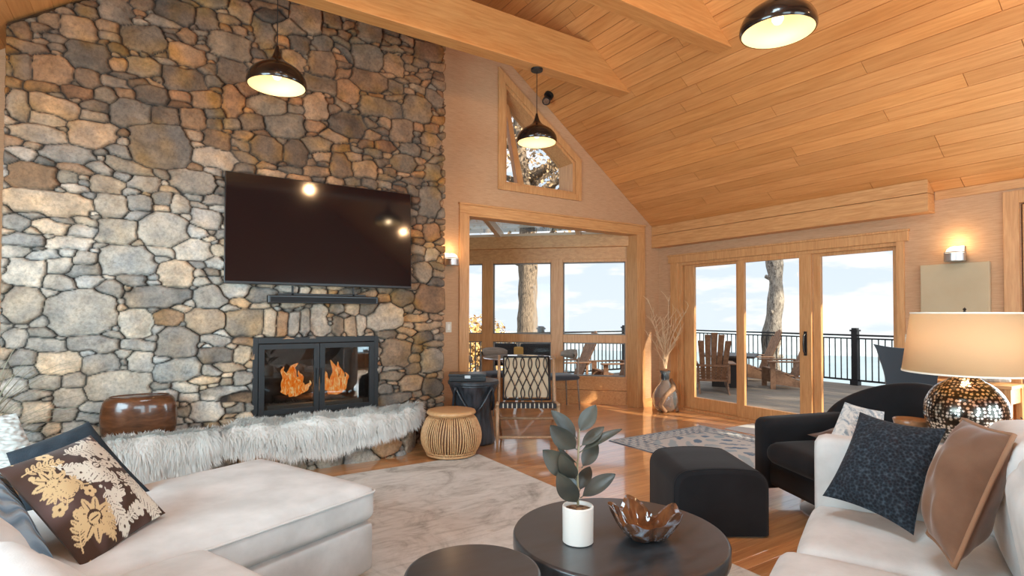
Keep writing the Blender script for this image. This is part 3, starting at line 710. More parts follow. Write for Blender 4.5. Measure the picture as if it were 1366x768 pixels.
# ------------------------------------------------------------------ television, sound bar
def tv():
    c = [onwall(303, 227.5, 5.32), onwall(551, 258, 5.32), onwall(548, 384.5, 5.28), onwall(297, 377.5, 5.28)]
    x0, x1 = (c[0].x+c[3].x)/2, (c[1].x+c[2].x)/2; zt, zb = (c[0].z+c[1].z)/2, (c[2].z+c[3].z)/2
    w, h = x1-x0, zt-zb
    t = thing('television', 'large flat black television mounted on the stone wall', 'television', ((x0+x1)/2, 5.315, zb))
    R = MT((0, 0, 0), rx=math.radians(-2.2))
    m = MB(); m.box(-w/2, w/2, -.012, .03, 0, h, M=R); m.build('bezel', M_BLACK, t, bevel=.004)
    m = MB(); m.box(-w/2+.006, w/2-.006, -.0135, -.011, .022, h-.006, M=R)
    m.build('screen', mat('screen_glass', (.004, .004, .006), .07, 0, Specular_IOR_Level=.55), t)
    m = MB(); m.box(-.35, .35, .02, .05, h*.3, h*.7); m.build('wall_mount', M_DARK, t)
    a = onwall(357, 392.5, 5.30); b = onwall(503, 403.5, 5.30)
    s = thing('soundbar', 'long slim black soundbar below the television', 'speaker', ((a.x+b.x)/2, 5.315, b.z-.015))
    L = b.x-a.x; m = MB(); m.box(-L/2, L/2, -.045, .04, 0, .07); m.build('body', M_BLACK, s, bevel=.006)
    m = MB(); m.box(-L/2+.02, L/2-.02, -.048, -.044, .008, .055); mm = mat('speaker_cloth', (.012, .012, .013), .9); m.build('grille', mm, s)
    m = MB()
    for x in (-.28, .28): m.box(x-.008, x+.008, .03, .042, .055, .16)
    m.box(-.4, .4, .03, .04, .055, .09); m.build('bracket', M_DARK, s)
tv()

# ================================================================== FURNITURE
# ------------------------------------------------------------------ pendants
M_PEND = mat('dark_bronze_enamel', (.022, .016, .013), .22, .6, Coat_Weight=.6)
M_PIN = mat('cream_reflector', (.80, .66, .42), .45)
M_BULB = emis('bulb_glow', (1.0, .80, .52), 2.6)
def pendant(x, y, zr_, label, ztop=3.88, r=.208, tilt=0):
    t = thing('pendant_lamp', label, 'pendant lamp', (x, y, zr_), group='pendant lamps hanging from the beams')
    k = r/.208; H = ztop-zr_
    prof = [(.200, 0), (.207, .012), (.208, .035), (.203, .065), (.188, .10), (.160, .135), (.122, .165), (.085, .19), (.055, .215), (.034, .245), (.022, .28), (.014, .315), (.010, .335)]
    prof = [(a, b*.9) for a, b in prof]; m = MB(); m.lathe([(a*k, b*k) for a, b in prof], 56, cap=False); m.lathe([(a*k-.003, b*k) for a, b in prof[:10]], 56, cap=False)
    o = m.build('shade', M_PEND, t, smooth=True)
    m = MB(); m.lathe([((a-.005)*k, (b+.001)*k) for a, b in prof[:9]]+[(.002, .20*k)], 56, cap=False); m.build('reflector', M_PIN, t, smooth=True)
    m = MB(); m.lathe([(.001, -.03), (.022, -.022), (.034, 0), (.034, .018), (.024, .042), (.014, .06)], 24, (0, 0, .075*k), cap=False); m.build('bulb', M_BULB, t, smooth=True)
    m = MB(); m.lathe([(.018, .13*k), (.018, .19*k)], 16); m.build('socket', M_DARK, t)
    m = MB(); m.lathe([(.004, .29*k), (.004, H-.01)], 8); m.build('cord', M_DARK, t)
    m = MB(); m.lathe([(.06, H-.022), (.062, H-.004), (.062, H-.0005)], 32); m.build('canopy', M_DARK, t, smooth=False)
    add_light('POINT', 'pendant_light', (x, y, zr_+.035*k), 3.2, (1.0, .72, .42), .035)
pendant(3.288, 4.622, 3.115, 'dark bronze pendant lamp in front of the raked window')
pendant(.79, 4.625, 3.13, 'dark bronze pendant lamp in front of the stone wall', r=.222)
pendant(3.23, 1.965, 3.10, 'dark bronze pendant lamp at the top right near the sloped ceiling', 3.87, r=.222)

def spot_light():
    P = onwall(733, 132, 5.60); z = zr(P.x)
    t = thing('ceiling_spotlight', 'small black spotlight on the sloped ceiling beside the raked window', 'spotlight', (P.x, P.y, z-.004))
    nrm = Vector((-SL, 0, -1)).normalized()
    m = MB(); m.tube([(0, 0, 0), tuple(nrm*.035)], .06, 20); m.build('base', M_DARK, t)
    a = nrm*.06; m = MB(); m.tube([tuple(nrm*.03), tuple(nrm*.07)], .015, 10); m.build('arm', M_DARK, t)
    d = Vector((-.5, -.55, -.75)).normalized(); m = MB(); b = nrm*.075-d*.03; m.tube([tuple(b), tuple(b+d*.05), tuple(b+d*.11)], [.035, .045, .052], 20); m.build('lamp_head', M_DARK, t)
    m = MB(); m.tube([tuple(b+d*.111), tuple(b+d*.113)], [.04, .04], 20); m.build('lens', M_CHROME, t)
spot_light()

def sconce(loc, rz, label):
    t = thing('wall_sconce', label, 'wall lamp', loc, rz, group='small cup wall lamps')   # local -y faces the room
    m = MB(); m.box(-.05, .05, -.02, 0, -.06, .075); m.build('back_plate', M_STEEL, t, bevel=.004)
    m = MB(); prof = [(.078, -.075), (.082, -.07), (.082, 0.0)]
    m.lathe(prof+[(.076, 0), (.076, -.068)], 36, (0, -.10, 0), cap=True); m.build('cup', M_STEEL, t, smooth=False)
    m = MB(); m.lathe([(.072, -.02), (.07, .012), (.058, .042), (.035, .062), (.001, .070)], 30, (0, -.10, 0), cap=False); m.build('globe', emis('frosted_glow', (1, .86, .66), 1.7), t, smooth=True)
    m = MB(); m.lathe([(.083, .004), (.085, .008), (.083, .012)], 36, (0, -.10, 0), cap=False); m.build('rim', M_STEEL, t)
    p = Matrix.Rotation(rz, 3, 'Z')@Vector((0, -.10, .10))
    add_light('POINT', 'sconce_light', Vector(loc)+p, 2.6, (1.0, .66, .34), .04)
sconce((XW, 2.09, 1.93), -PI/2, 'steel cup wall lamp glowing above the blank canvas')
sconce((2.86, YG, 1.98), 0, 'steel cup wall lamp glowing beside the fieldstone wall')

def wall_bits():
    m = MB(); m.box(XW-.045, XW-.004, 1.852, 2.39, .96, 1.842)
    cm = fabric('linen_canvas', (.50, .40, .26), (.54, .44, .29), 300, .9, .4, 0)
    tag(m.build('wall_canvas', cm, bevel=.006), 'blank beige canvas panel on the wall behind the table lamp', 'wall panel')
    ivory = mat('ivory_plastic', (.70, .63, .52), .4)
    for nm, loc, rz, lab, n in (('light_switch', (XW, 2.48, 1.10), -PI/2, 'ivory switch plate right of the sliding door', 3), ('light_switch', (2.87, YG, 1.20), 0, 'ivory switch plate between stone wall and nook opening', 1)):
        t = thing(nm, lab, 'light switch', loc, rz); w = .03+.045*n
        m = MB(); m.box(-w/2, w/2, -.007, 0, -.06, .06); m.build('plate', ivory, t, bevel=.002)
        for k in range(n):
            m = MB(); x = (k-(n-1)/2)*.045; m.box(x-.016, x+.016, -.011, -.006, -.034, .034); m.build('rocker', M_WHITE, t, bevel=.002)
wall_bits()

# ------------------------------------------------------------------ sectional sofas (axes of the seating group)
AX = math.atan2(.39, .92)   # the sofas stand at this angle to the room
M_SOFA = fabric('ivory_velvet', (.53, .52, .50), (.69, .68, .66), 260, .85, .2, .1, 5)
M_PIPE = mat('ivory_piping', (.62, .60, .57), .8)
def puff(hx, hy, hz, M, r=.05, crown=.02, seg=14, cs=.008, fn=None):
    m = MB(); m.soft(hx, hy, hz, r, crown, seg, None, fn, cs); m.v[-1] = xf(m.v[-1], M); return m
def wr(k, amp):
    def f(o, p):
        n = amp*(math.sin(o[0]*31*k+o[1]*17)*.5+math.sin(o[1]*43*k-o[0]*11+1.3)*.35+math.sin(o[0]*71+o[1]*59*k)*.2)
        o = np.array(o); o[2] += n*max(0, p[2])*(1-p[0]**8)*(1-p[1]**8); return o
    return f
def L2W(l, d): return Vector((.9207*l+.3903*d, .3903*l-.9207*d, 0))
def left_sofa():
    # origin: inner corner; local x = along L, local y = -D (away from the camera)
    t = thing('sectional_sofa', 'white velvet sectional with a chaise, in the lower left corner', 'sofa', L2W(.40, -2.14)+Vector((0, 0, .0092)), AX)
    # local coordinates: lx = l-.40 ; ly = -(d+2.14)  -> chaise occupies ly 0..1.0, lx 0..1.545
    m = puff(.768, .495, .125, MT((.768, .497, .180)), .03, 0, 12, 0); m.build('chaise_base', M_SOFA, t, smooth=True)
    m = puff(.775, .50, .085, MT((.772, .497, .393)), .045, .022, 20, .012, wr(1, .004)); m.build('chaise_cushion', M_SOFA, t, smooth=True)
    def pip(x0, x1, y0, y1, z, r=.006, rc=.04, br=.018):
        P = []
        for cx, cy, a0 in ((x1-rc, y1-rc, 0), (x0+rc, y1-rc, 90), (x0+rc, y0+rc, 180), (x1-rc, y0+rc, 270)):
            for k in range(5): a = math.radians(a0+k*22.5); P.append((cx+rc*math.cos(a), cy+rc*math.sin(a), z))
        Q = []
        for i in range(len(P)):
            a, b = np.array(P[i]), np.array(P[(i+1) % len(P)]); n = 8 if np.linalg.norm(b-a) > .1 else 1
            for k in range(n):
                q = a+(b-a)*k/n; u = 2*(q[0]-(x0+x1)/2)/(x1-x0); v = 2*(q[1]-(y0+y1)/2)/(y1-y0)
                s = (1-min(1, abs(u))**4)*(1-min(1, abs(v))**4)
                if abs(abs(u)-1) < .01: q = q+np.array([math.copysign(.011*(1-v**4), u), 0, 0])
                elif abs(abs(v)-1) < .01: q = q+np.array([0, math.copysign(.011*(1-u**4), v), 0])
                Q.append(tuple(q))
        m = MB(); m.tube(Q, r, 6, closed=True); return m
    pip(-.005, 1.549, -.005, .999, .452).build('piping', M_PIPE, t, smooth=True)
    for nm, c in (('seat', -.372), ('seat', -1.08)):
        m = puff(.335, .345, .125, MT((.335, c, .180)), .03, 0, 10, 0); m.build('seat_base', M_SOFA, t, smooth=True)
        m = puff(.345, .352, .085, MT((.345, c, .395)), .05, .026, 16, .012, wr(1.2, .003)); m.build('seat_cushion', M_SOFA, t, smooth=True)
        m = puff(.12, .345, .25, MT((-.10, c, .66), ry=math.radians(-8)), .09, .03, 12, .03); m.build('back_cushion', M_SOFA, t, smooth=True)
    m = puff(.12, .345, .20, MT((-.10, .34, .62), ry=math.radians(-8)), .09, .03, 12, .03); m.build('back_cushion', M_SOFA, t, smooth=True)
    m = puff(.09, 1.22, .34, MT((-.30, -.22, .35)), .05, 0, 12, 0); m.build('backrest', M_SOFA, t, smooth=True)
    for x, y in ((1.45, .9), (1.45, .1), (-.28, .9), (-.28, -1.35), (.6, -1.35)):
        m = MB(); m.lathe([(.018, 0), (.026, .06)], 14, (x, y, 0)); m.build('foot', mat('dark_foot', (.03, .02, .015), .5), t)
left_sofa()
def right_sofa():
    # local x along L, local y = -D ; origin at front line (D=-.29), L=0
    t = thing('sofa', 'white velvet sofa on the right with two loose pillows', 'sofa', L2W(3.02, -.29), AX)
    # lx = l-3.02 (arm inner face at 0, arm beyond), ly = -(d+.29): seat 0..-.62
    def arm(o, p): return o
    m = puff(.075, .50, .355, MT((.075, -.49, .415)), .045, .0, 12, 0); m.build('armrest', M_SOFA, t, smooth=True)
    for k, (c, h, dy) in enumerate(((-.315, .315, 0), (-1.0, .365, .02))):
        m = puff(h, .40, .125, MT((c, -.42+dy, .180)), .03, 0, 10, 0); m.build('seat_base', M_SOFA, t, smooth=True)
        m = puff(h-.004, .335+dy, .08, MT((c, -.325+dy*1.5, .375)), .045, .022, 18, .010, wr(1.1, .003)); m.build('seat_cushion', M_SOFA, t, smooth=True)
        m = puff(h-.006, .11, .26, MT((c, -.735, .66), rx=math.radians(-9)), .09, .03, 14, .025); m.build('back_cushion', M_SOFA, t, smooth=True)
    m = puff(.70, .085, .33, MT((-.62, -.92, .42)), .05, 0, 12, 0); m.build('backrest', M_SOFA, t, smooth=True)
    for x, y in ((.07, -.06), (.07, -.9), (-1.3, -.06), (-1.3, -.9)):
        m = MB(); m.lathe([(.018, 0), (.026, .06)], 14, (x, y, 0)); m.build('foot', mat('dark_foot', (.03, .02, .015), .5), t)
right_sofa()

# ------------------------------------------------------------------ pillows
def pillow(name, label, corners, puffn, m, n=44, colfn=None, ear=.06, flatten=.0, trim=None, group=None, wr_amp=.004):
    """corners: BL, BR, TR, TL in world; the pillow bulges both ways from that quad"""
    c = [np.array(p, float) for p in corners]; o0 = sum(c)/4
    ex = (c[1]-c[0]+c[2]-c[3])/2; ey = (c[3]-c[0]+c[2]-c[1])/2; nn = np.cross(ex, ey); nn /= np.linalg.norm(nn)
    t = np.linspace(-1, 1, n); sides = []; cols = []
    for sg in (1, -1):
        G = np.zeros((n, n, 3)); C = np.ones((n, n, 3))
        for i, u in enumerate(t):
            for j, v in enumerate(t):
                # edges pull in between the corners (dog ears)
                uu = u*(1-ear*(1-v*v)); vv = v*(1-ear*(1-u*u))
                a, b = (uu+1)/2, (vv+1)/2
                p = c[0]*(1-a)*(1-b)+c[1]*a*(1-b)+c[2]*a*b+c[3]*(1-a)*b
                h = puffn*(max(0, 1-abs(u)**2.3)**.62)*(max(0, 1-abs(v)**2.3)**.62)
                h += wr_amp*(math.sin(7*u+3*v)+.6*math.sin(5*v-9*u+2)+.5*math.sin(13*u*v+4*v))*(1-u**4)*(1-v**4)
                G[i, j] = p+nn*sg*h-o0
        if colfn is not None and sg == 1: C = colfn(t)
        elif colfn is not None: C = np.broadcast_to(np.array(colfn(None)), (n, n, 3))
        sides.append((G if sg == 1 else G[::-1], C if sg == 1 else C[::-1]))
    th = thing(name, label, 'pillow', tuple(o0), group=group)
    mb = MB()
    for G, C in sides: mb.grid(G, C)
    mb.build('cover', m, th, smooth=True, colattr=colfn is not None)
    if trim:
        P = []
        for (u0, v0, u1, v1) in ((-1, -1, 1, -1), (1, -1, 1, 1), (1, 1, -1, 1), (-1, 1, -1, -1)):
            for k in range(16):
                s = k/16; u = u0+(u1-u0)*s; v = v0+(v1-v0)*s; uu = u*(1-ear*(1-v*v)); vv = v*(1-ear*(1-u*u)); a, b = (uu+1)/2, (vv+1)/2
                P.append(c[0]*(1-a)*(1-b)+c[1]*a*(1-b)+c[2]*a*b+c[3]*(1-a)*b-o0)
        mb = MB(); mb.tube(P, trim[1], 8, closed=True); mb.build('piping', trim[0], th, smooth=True)
    return th

def raster(n):
    return np.full((n, n, 3), 0.0)
def damask(n):
    """brown velvet with cream flowers, leaves and scrolls"""
    bg = np.array([.050, .022, .012]); cream = np.array([.66, .60, .50]); gold = np.array([.60, .42, .22])
    u, v = np.meshgrid(np.linspace(0, 1, n), np.linspace(0, 1, n), indexing='ij')
    C = np.broadcast_to(bg, (n, n, 3)).copy()
    C += np.array([.10, .07, .075])*np.clip(fbm(u, v, 3, 3, 7), 0, 1)[..., None]
    def leaf(x, y, a, L, W, col):
        c, s = math.cos(a), math.sin(a); du, dv = u-x, v-y; p = (du*c+dv*s)/L; q = (-du*s+dv*c)/W
        k = (p > 0) & (p < 1) & (abs(q) < np.sqrt(np.clip(p*(1-p)*4, 0, 1))*(1-.35*p)); k &= ~((abs(q) < .10) & (p > .12) & (p < .8)); C[k] = col
    def dot(x, y, r, col): C[(u-x)**2+(v-y)**2 < r*r] = col
    def flower(x, y, r, col, n_=5, a0=0):
        for k in range(n_):
            a = a0+2*PI*k/n_; dot(x+r*.62*math.cos(a), y+r*.62*math.sin(a), r*.43, col)
        dot(x, y, r*.2, bg)
    def stem(pts, w, col):
        pts = np.array(pts); 
        for a, b in zip(pts[:-1], pts[1:]):
            d = b-a; L2 = (d@d)+1e-9; t = np.clip(((u-a[0])*d[0]+(v-a[1])*d[1])/L2, 0, 1)
            C[(u-a[0]-t*d[0])**2+(v-a[1]-t*d[1])**2 < w*w] = col
    def arc(cx, cy, r, a0, a1, k=14, sh=1.0): return [(cx+r*(1-(1-sh)*i/k)*math.cos(a0+(a1-a0)*i/k), cy+r*(1-(1-sh)*i/k)*math.sin(a0+(a1-a0)*i/k)) for i in range(k+1)]
    def frond(x, y, a, L, col, curve=.5, nl=8):
        px, py, aa = x, y, a; P = [(x, y)]
        for k in range(nl):
            st_ = L/nl; px += st_*math.cos(aa); py += st_*math.sin(aa); aa += curve/nl; P.append((px, py))
            ll = L*.33*(1-.45*abs(k-nl*.4)/nl*2)
            leaf(px, py, aa+.95, ll, ll*.27, col); leaf(px, py, aa-.95, ll, ll*.27, col)
        leaf(px, py, aa, L*.22, L*.08, col); stem(P, .006, col)
    def medallion(x, y, r, col):
        for k in range(9):
            a = k*2*PI/9+.2; leaf(x+r*.25*math.cos(a), y+r*.25*math.sin(a), a, r*.85, r*.26, col)
        dot(x, y, r*.40, bg); leaf(x-r*.35, y, 0, r*.7, r*.28, col)
    frond(.72, .38, 2.25, .44, cream, .5, 8); frond(.74, .34, -.95, .36, cream, -.5, 8); frond(.46, .86, .05, .40, cream, -.7, 8)
    frond(.50, .40, -1.9, .34, cream, .6, 7); frond(.95, .02, 1.75, .42, cream, .4, 8); frond(.97, .55, 1.9, .40, cream, .3, 7)
    medallion(.25, .24, .16, gold); medallion(.17, .66, .13, gold); medallion(.60, .62, .10, cream)
    for x, y, r in ((.80, .72, .075), (.86, .58, .065), (.74, .60, .06), (.55, .30, .065), (.88, .86, .065), (.70, .12, .065), (.42, .62, .06), (.36, .44, .055), (.33, .93, .06), (.08, .45, .05), (.62, .76, .05), (.48, .06, .055)): flower(x, y, r, cream if x > .4 else gold, 5, x*9)
    frond(.40, .50, 2.7, .30, gold, .6, 6); frond(.46, .10, -.2, .22, cream, .9, 5); frond(.06, .84, .1, .28, gold, -.5, 6)
    frond(.12, .42, 1.0, .26, gold, -.6, 6); frond(.44, .32, -2.2, .26, gold, .5, 6); frond(.04, .60, .3, .2, gold, .4, 5); frond(.50, .22, .6, .22, cream, .6, 5); frond(.28, .80, -.9, .22, cream, .7, 5); frond(.05, .10, 1.3, .26, gold, -.5, 6); frond(.36, .02, 2.0, .2, gold, .5, 5)
    stem(arc(.60, .48, .075, 0, 5.2, 18, .45), .009, cream); stem(arc(.50, .52, .06, 2, 7.2, 18, .45), .008, cream); stem(arc(.30, .54, .05, 0, 5.2, 14, .4), .008, gold); stem(arc(.90, .40, .05, 1, 6.2, 14, .4), .008, cream)
    for k in range(46):
        x, y = (k*.618) % 1, (k*.381+.13*math.sin(k)) % 1; i, j = min(n-1, int(x*n)), min(n-1, int(y*n))
        if C[i, j].sum() < .6: dot(x, y, .010+.006*(k % 3), cream if x > .4 else gold)
    return C
def pt3(px, py, d): return tuple(at(px, py, d))
M_ATTRV = fabric('printed_velvet', (.5, .5, .5), None, 240, .75, .2, .1); setc(M_ATTRV, attr(M_ATTRV))
def knit_mat():
    m = fabric('white_chunky_knit', (.48, .47, .44), None, 90, .95, .3, .2)
    v = voro(m, 34, (1, 1, 2.1), 'SMOOTH_F1'); bump(m, v.outputs['Distance'], 1.0, .02)
    setc(m, ramp(m, v.outputs['Distance'], [(0, (.54, .53, .49)), (.9, (.30, .28, .25))])); return m
pillow('throw_pillow', 'cream chunky knit pillow at the left edge behind the navy one', [pt3(-55, 640, 2.75), pt3(60, 628, 2.80), pt3(22, 551, 2.95), pt3(-85, 565, 2.9)], .07, knit_mat(), ear=.03)
navy = fabric('navy_boucle', (.008, .012, .017), (.018, .025, .033), 120, .95, .8, .1, 14)
pillow('throw_pillow', 'dark navy fuzzy pillow behind the brown floral one', [pt3(28, 690, 2.50), pt3(208, 662, 2.62), pt3(118, 562, 2.78), pt3(8, 604, 2.62)], .075, navy, ear=.05)
pillow('throw_pillow', 'brown floral damask pillow with cream leaves on the chaise', [pt3(113, 762, 1.86), pt3(221, 684, 2.28), pt3(121, 580, 2.46), pt3(-4, 626, 1.98)], .07, M_ATTRV, 200, lambda t: damask(len(t)) if t is not None else (.050, .022, .012), ear=.05, wr_amp=.002)
rib = fabric('blue_grey_ribbed', (.20, .27, .33), (.27, .34, .40), 200, .9, .3, .3)
def _rib():
    m = rib; nt, N, L, b = nodes(m); tc = N('ShaderNodeTexCoord'); mp = N('ShaderNodeMapping'); mp.inputs['Rotation'].default_value = (0.3, .5, .9)
    w = N('ShaderNodeTexWave'); w.inputs['Scale'].default_value = 16; w.inputs['Distortion'].default_value = .6; L(tc.outputs['Object'], mp.inputs[0]); L(mp.outputs[0], w.inputs['Vector'])
    bump(m, w.outputs['Fac'], .9, .02); setc(m, ramp(m, w.outputs['Fac'], [(0, (.13, .19, .25)), (.6, (.27, .35, .42))]))
_rib()
pillow('throw_pillow', 'blue-grey ribbed pillow beneath the brown floral one', [pt3(-60, 700, 1.75), pt3(78, 755, 1.88), pt3(-2, 628, 2.10), pt3(-110, 600, 1.95)], .06, rib, ear=.04)
dn = fabric('midnight_brocade', (.012, .016, .022), (.05, .07, .09), 160, .8, .7, .05, 26)
def _dn():
    v = voro(dn, 90, (1, 1, 1), 'F1'); setc(dn, ramp(dn, v.outputs['Distance'], [(.25, (.010, .012, .017)), (.6, (.020, .028, .038)), (.95, (.05, .07, .09))]))
_dn()
pillow('throw_pillow', 'midnight blue brocade pillow leaning on the right sofa arm', [pt3(1097, 661, 2.42), pt3(1219, 714, 2.12), pt3(1263, 571, 2.28), pt3(1147, 549, 2.56)], .07, dn, ear=.10)
pf = fabric('pale_batik', (.45, .48, .50), None, 200, .9, .3, .1); _v = noise(pf, 16, (1, 1, 1), 5, .7, dist=1.5); setc(pf, ramp(pf, _v, [(.40, (.20, .26, .31)), (.50, (.50, .52, .52)), (.62, (.66, .64, .60))]))
pillow('throw_pillow', 'pale blue-grey marbled pillow on the armchair, showing over the sofa arm', [pt3(1096, 604, 3.22), pt3(1176, 612, 3.26), pt3(1180, 549, 3.40), pt3(1127, 536, 3.34)], .05, pf, ear=.05)
bv = fabric('mocha_velvet', (.135, .066, .036), (.19, .10, .058), 200, .7, .15, .35, 8)
pillow('throw_pillow', 'mocha brown velvet pillow with braided trim on the right sofa', [pt3(1238, 712, 1.98), pt3(1273, 757, 1.76), pt3(1353, 580, 1.84), pt3(1285, 558, 2.10)], .10, bv, ear=.05, trim=(fabric('mocha_braid', (.28, .15, .085), None, 300, .8, .6), .008), wr_amp=.006)

# ------------------------------------------------------------------ coffee tables
M_TOP = mat('blackened_wood', (.018, .017, .017), .30, 0, Coat_Weight=.6, Coat_Roughness=.2, Coat_IOR=1.5)
def _top():
    n = noise(M_TOP, 5, (1, 4, 1), 5); setr(M_TOP, n, .28, .48); setc(M_TOP, ramp(M_TOP, n, [(.3, (.018, .021, .024)), (.7, (.045, .050, .056))]))
_top()
def round_table(name, label, c, r, h):
    t = thing(name, label, 'coffee table', (c[0], c[1], .009), group='round dark nesting coffee tables'); h -= .009
    m = MB(); m.lathe([(r-.012, h-.07), (r-.003, h-.065), (r, h-.055), (r, h-.010), (r-.004, h-.003), (r-.012, h)], 96); m.build('tabletop', M_TOP, t, smooth=False)
    m = MB(); m.lathe([(r-.05, 0), (r-.045, h-.071)], 72); m.build('drum_base', M_TOP, t)
    for o in t.children:
        for p in o.data.polygons: p.use_smooth = len(p.vertices) == 4
round_table('coffee_table', 'larger round black coffee table with a plant and a bowl on it', (1.685, 1.76), .4515, .42)
round_table('coffee_table', 'smaller round black coffee table at the bottom edge', (.951, 1.719), .239, .45)

# ------------------------------------------------------------------ potted rubber plant
def rubber_plant():
    d0 = 2.27; base = at(771, 719, d0); zt = .4205; base.z = zt
    t = thing('potted_rubber_plant', 'rubber plant with dark oval leaves in a white pot on the coffee table', 'potted plant', base)
    def L(px, py, d=d0): p = at(px, py, d)-base; return (p.x, p.y, p.z)
    r = .0625; hh = .148
    m = MB(); m.lathe([(r-.006, 0), (r, .004), (r+.001, hh-.003), (r-.001, hh), (r-.006, hh), (r-.007, hh-.012), (r-.007, .02)], 48, cap=True)
    pm = mat('ribbed_ceramic', (.80, .77, .71), .35); v = noise(pm, 40, (1, 1, 0), 2); bump(pm, v, .25, .004); m.build('pot', pm, t, smooth=False)
    sm = mat('bark_chips', (.20, .10, .05), .95); n = voro(sm, 60); setc(sm, ramp(sm, n.outputs['Color'], [(.2, (.08, .04, .02)), (.8, (.38, .22, .11))])); bump(sm, n.outputs['Distance'], 1, .01)
    m = MB(); m.lathe([(.001, hh-.008), (r*.5, hh-.010), (r-.008, hh-.016)], 32, cap=False); m.build('soil', sm, t, smooth=True)
    stm = mat('green_stem', (.30, .27, .16), .6)
    m = MB(); m.tube([L(771, 674), L(771, 650), L(770, 625), L(772, 600), L(773, 572)], [.005, .0045, .004, .0035, .002], 8); m.build('stem', stm, t, smooth=True)
    lm = mat('rubber_leaf', (.035, .038, .032), .40); n = noise(lm, 6, detail=3); setc(lm, ramp(lm, n, [(.3, (.028, .031, .028)), (.7, (.080, .078, .058))]))
    leaves = [((772, 577, 0), (795, 540, .02), 21, .2), ((770, 585, 0), (735, 547, -.02), 18, -.3), ((770, 600, 0), (734, 567, -.03), 26, .2), ((769, 634, 0), (724, 600, -.04), 31, .1),
              ((771, 672, 0), (744, 630, -.05), 26, .2), ((774, 664, 0), (821, 632, .03), 21, .6), ((773, 603, 0), (830, 572, .05), 13, .8), ((774, 596, 0), (806, 569, .05), 15, .5),
              ((776, 624, 0), (797, 590, .05), 20, .3), ((770, 618, 0), (742, 591, .06), 15, .9), ((768, 640, 0), (748, 604, -.07), 22, .3), ((773, 655, 0), (787, 622, .07), 18, .5), ((771, 660, 0), (760, 620, .08), 20, .4)]
    for k, (b, tp, w, curl) in enumerate(leaves):
        a = np.array(L(b[0], b[1], d0)); c = np.array(L(tp[0], tp[1], d0+tp[2])); ax = c-a; Ln = np.linalg.norm(ax); ax /= Ln
        view = np.array(-_fw); side = np.cross(ax, view); side /= np.linalg.norm(side); up = np.cross(side, ax)
        th = curl*1.1; side = side*math.cos(th)+up*math.sin(th); up = np.cross(side, ax)
        W = w/739*d0/2*1.05; nu, nv = 15, 7; G = np.zeros((nu, nv, 3)); pet = .10
        for i in range(nu):
            s = i/(nu-1); q = max(0, (s-pet)/(1-pet)); wd = W*(math.sin(PI*min(1, q)**.85)**.72) if q > 0 else .0012
            wd = max(wd, .0012)
            for j in range(nv):
                e = (j/(nv-1)*2-1); G[i, j] = a+ax*Ln*s+side*wd*e+up*(abs(e)**1.5*.22*wd+.05*Ln*math.sin(PI*s)*1.0+.0015*math.cos(e*9)*(1-abs(e)))
        m = MB(); m.grid(G); m.grid((G-up*.0012)[:, ::-1]); o = m.build('leaf', lm, t, smooth=True)
        m = MB(); m.tube([a+ax*Ln*s-up*(.002)+up*.05*Ln*math.sin(PI*s) for s in (0, .1, .3, .5, .7, .9)], [.0022, .002, .0016, .0013, .001, .0006], 6); m.build('midrib', stm, o, smooth=True)
rubber_plant()

def agate_bowl():
    b = at(861, 712, 2.32); b.z = .4205
    t = thing('decorative_bowl', 'folded petal-edged brown stone bowl with pale blue rim on the coffee table', 'bowl', b)
    out = mat('polished_stone', (.05, .03, .025), .15, 0, Coat_Weight=.6); n = noise(out, 14, (1, 1, 1), 6, .6, dist=1.2)
    setc(out, ramp(out, n, [(.30, (.03, .02, .018)), (.5, (.16, .07, .035)), (.62, (.30, .33, .38)), (.8, (.62, .66, .70))]))
    inn = mat('polished_stone_inside', (.10, .035, .015), .12, 0, Coat_Weight=.8); n = noise(inn, 9, (1, 1, 1), 4, .6, dist=.8); setc(inn, ramp(inn, n, [(.3, (.04, .014, .008)), (.7, (.20, .075, .03))]))
    nk = 96; prof = [(.35, 0), (.62, .012), (.80, .045), (.93, .075), (1.0, .098)]
    def lob(a): return 1+.13*math.cos(5*a+.6)+.07*math.cos(3*a+2.0)+.03*math.cos(11*a)
    def hz(a): return 1+.24*math.cos(5*a+.6)+.16*math.cos(2*a+2.4)+.06*math.cos(9*a)
    def ringpt(r, z, k, ins):
        a = 2*PI*k/nk; f = r; L_ = 1+(lob(a)-1)*f*1.2; R = .142*f*L_-(.007 if ins else 0); return (R*math.cos(a), R*math.sin(a), z*(1+(hz(a)-1)*f**2)+(.008 if ins else 0)*(1-f)+.0002)
    m = MB(); v = [ringpt(r, z, k, False) for r, z in prof for k in range(nk)]; nR = len(prof)
    f = [(i*nk+k, i*nk+(k+1) % nk, (i+1)*nk+(k+1) % nk, (i+1)*nk+k) for i in range(nR-1) for k in range(nk)]+[tuple(range(nk-1, -1, -1))]
    m.add(v, f); rim0 = [ringpt(1, .098, k, False) for k in range(nk)]; rim1 = [ringpt(.90, .082, k, False) for k in range(nk)]
    rim1 = [(p[0], p[1], q[2]-.010) for p, q in zip(rim1, rim0)]
    m.add(rim0+rim1, [(k, nk+k, nk+(k+1) % nk, (k+1) % nk) for k in range(nk)])
    m.build('outer_shell', out, t, smooth=True)
    m = MB(); rings = [rim1]+[[ringpt(r, z, k, True) for k in range(nk)] for r, z in ((.78, .048), (.6, .02), (.35, .008), (.02, .006))]
    rings[0] = [(p[0]*.995, p[1]*.995, p[2]) for p in rings[0]]
    m.add([p for rr in rings for p in rr], [(i*nk+k, (i+1)*nk+k, (i+1)*nk+(k+1) % nk, i*nk+(k+1) % nk) for i in range(4) for k in range(nk)]); m.build('inside', inn, t, smooth=True)
agate_bowl()

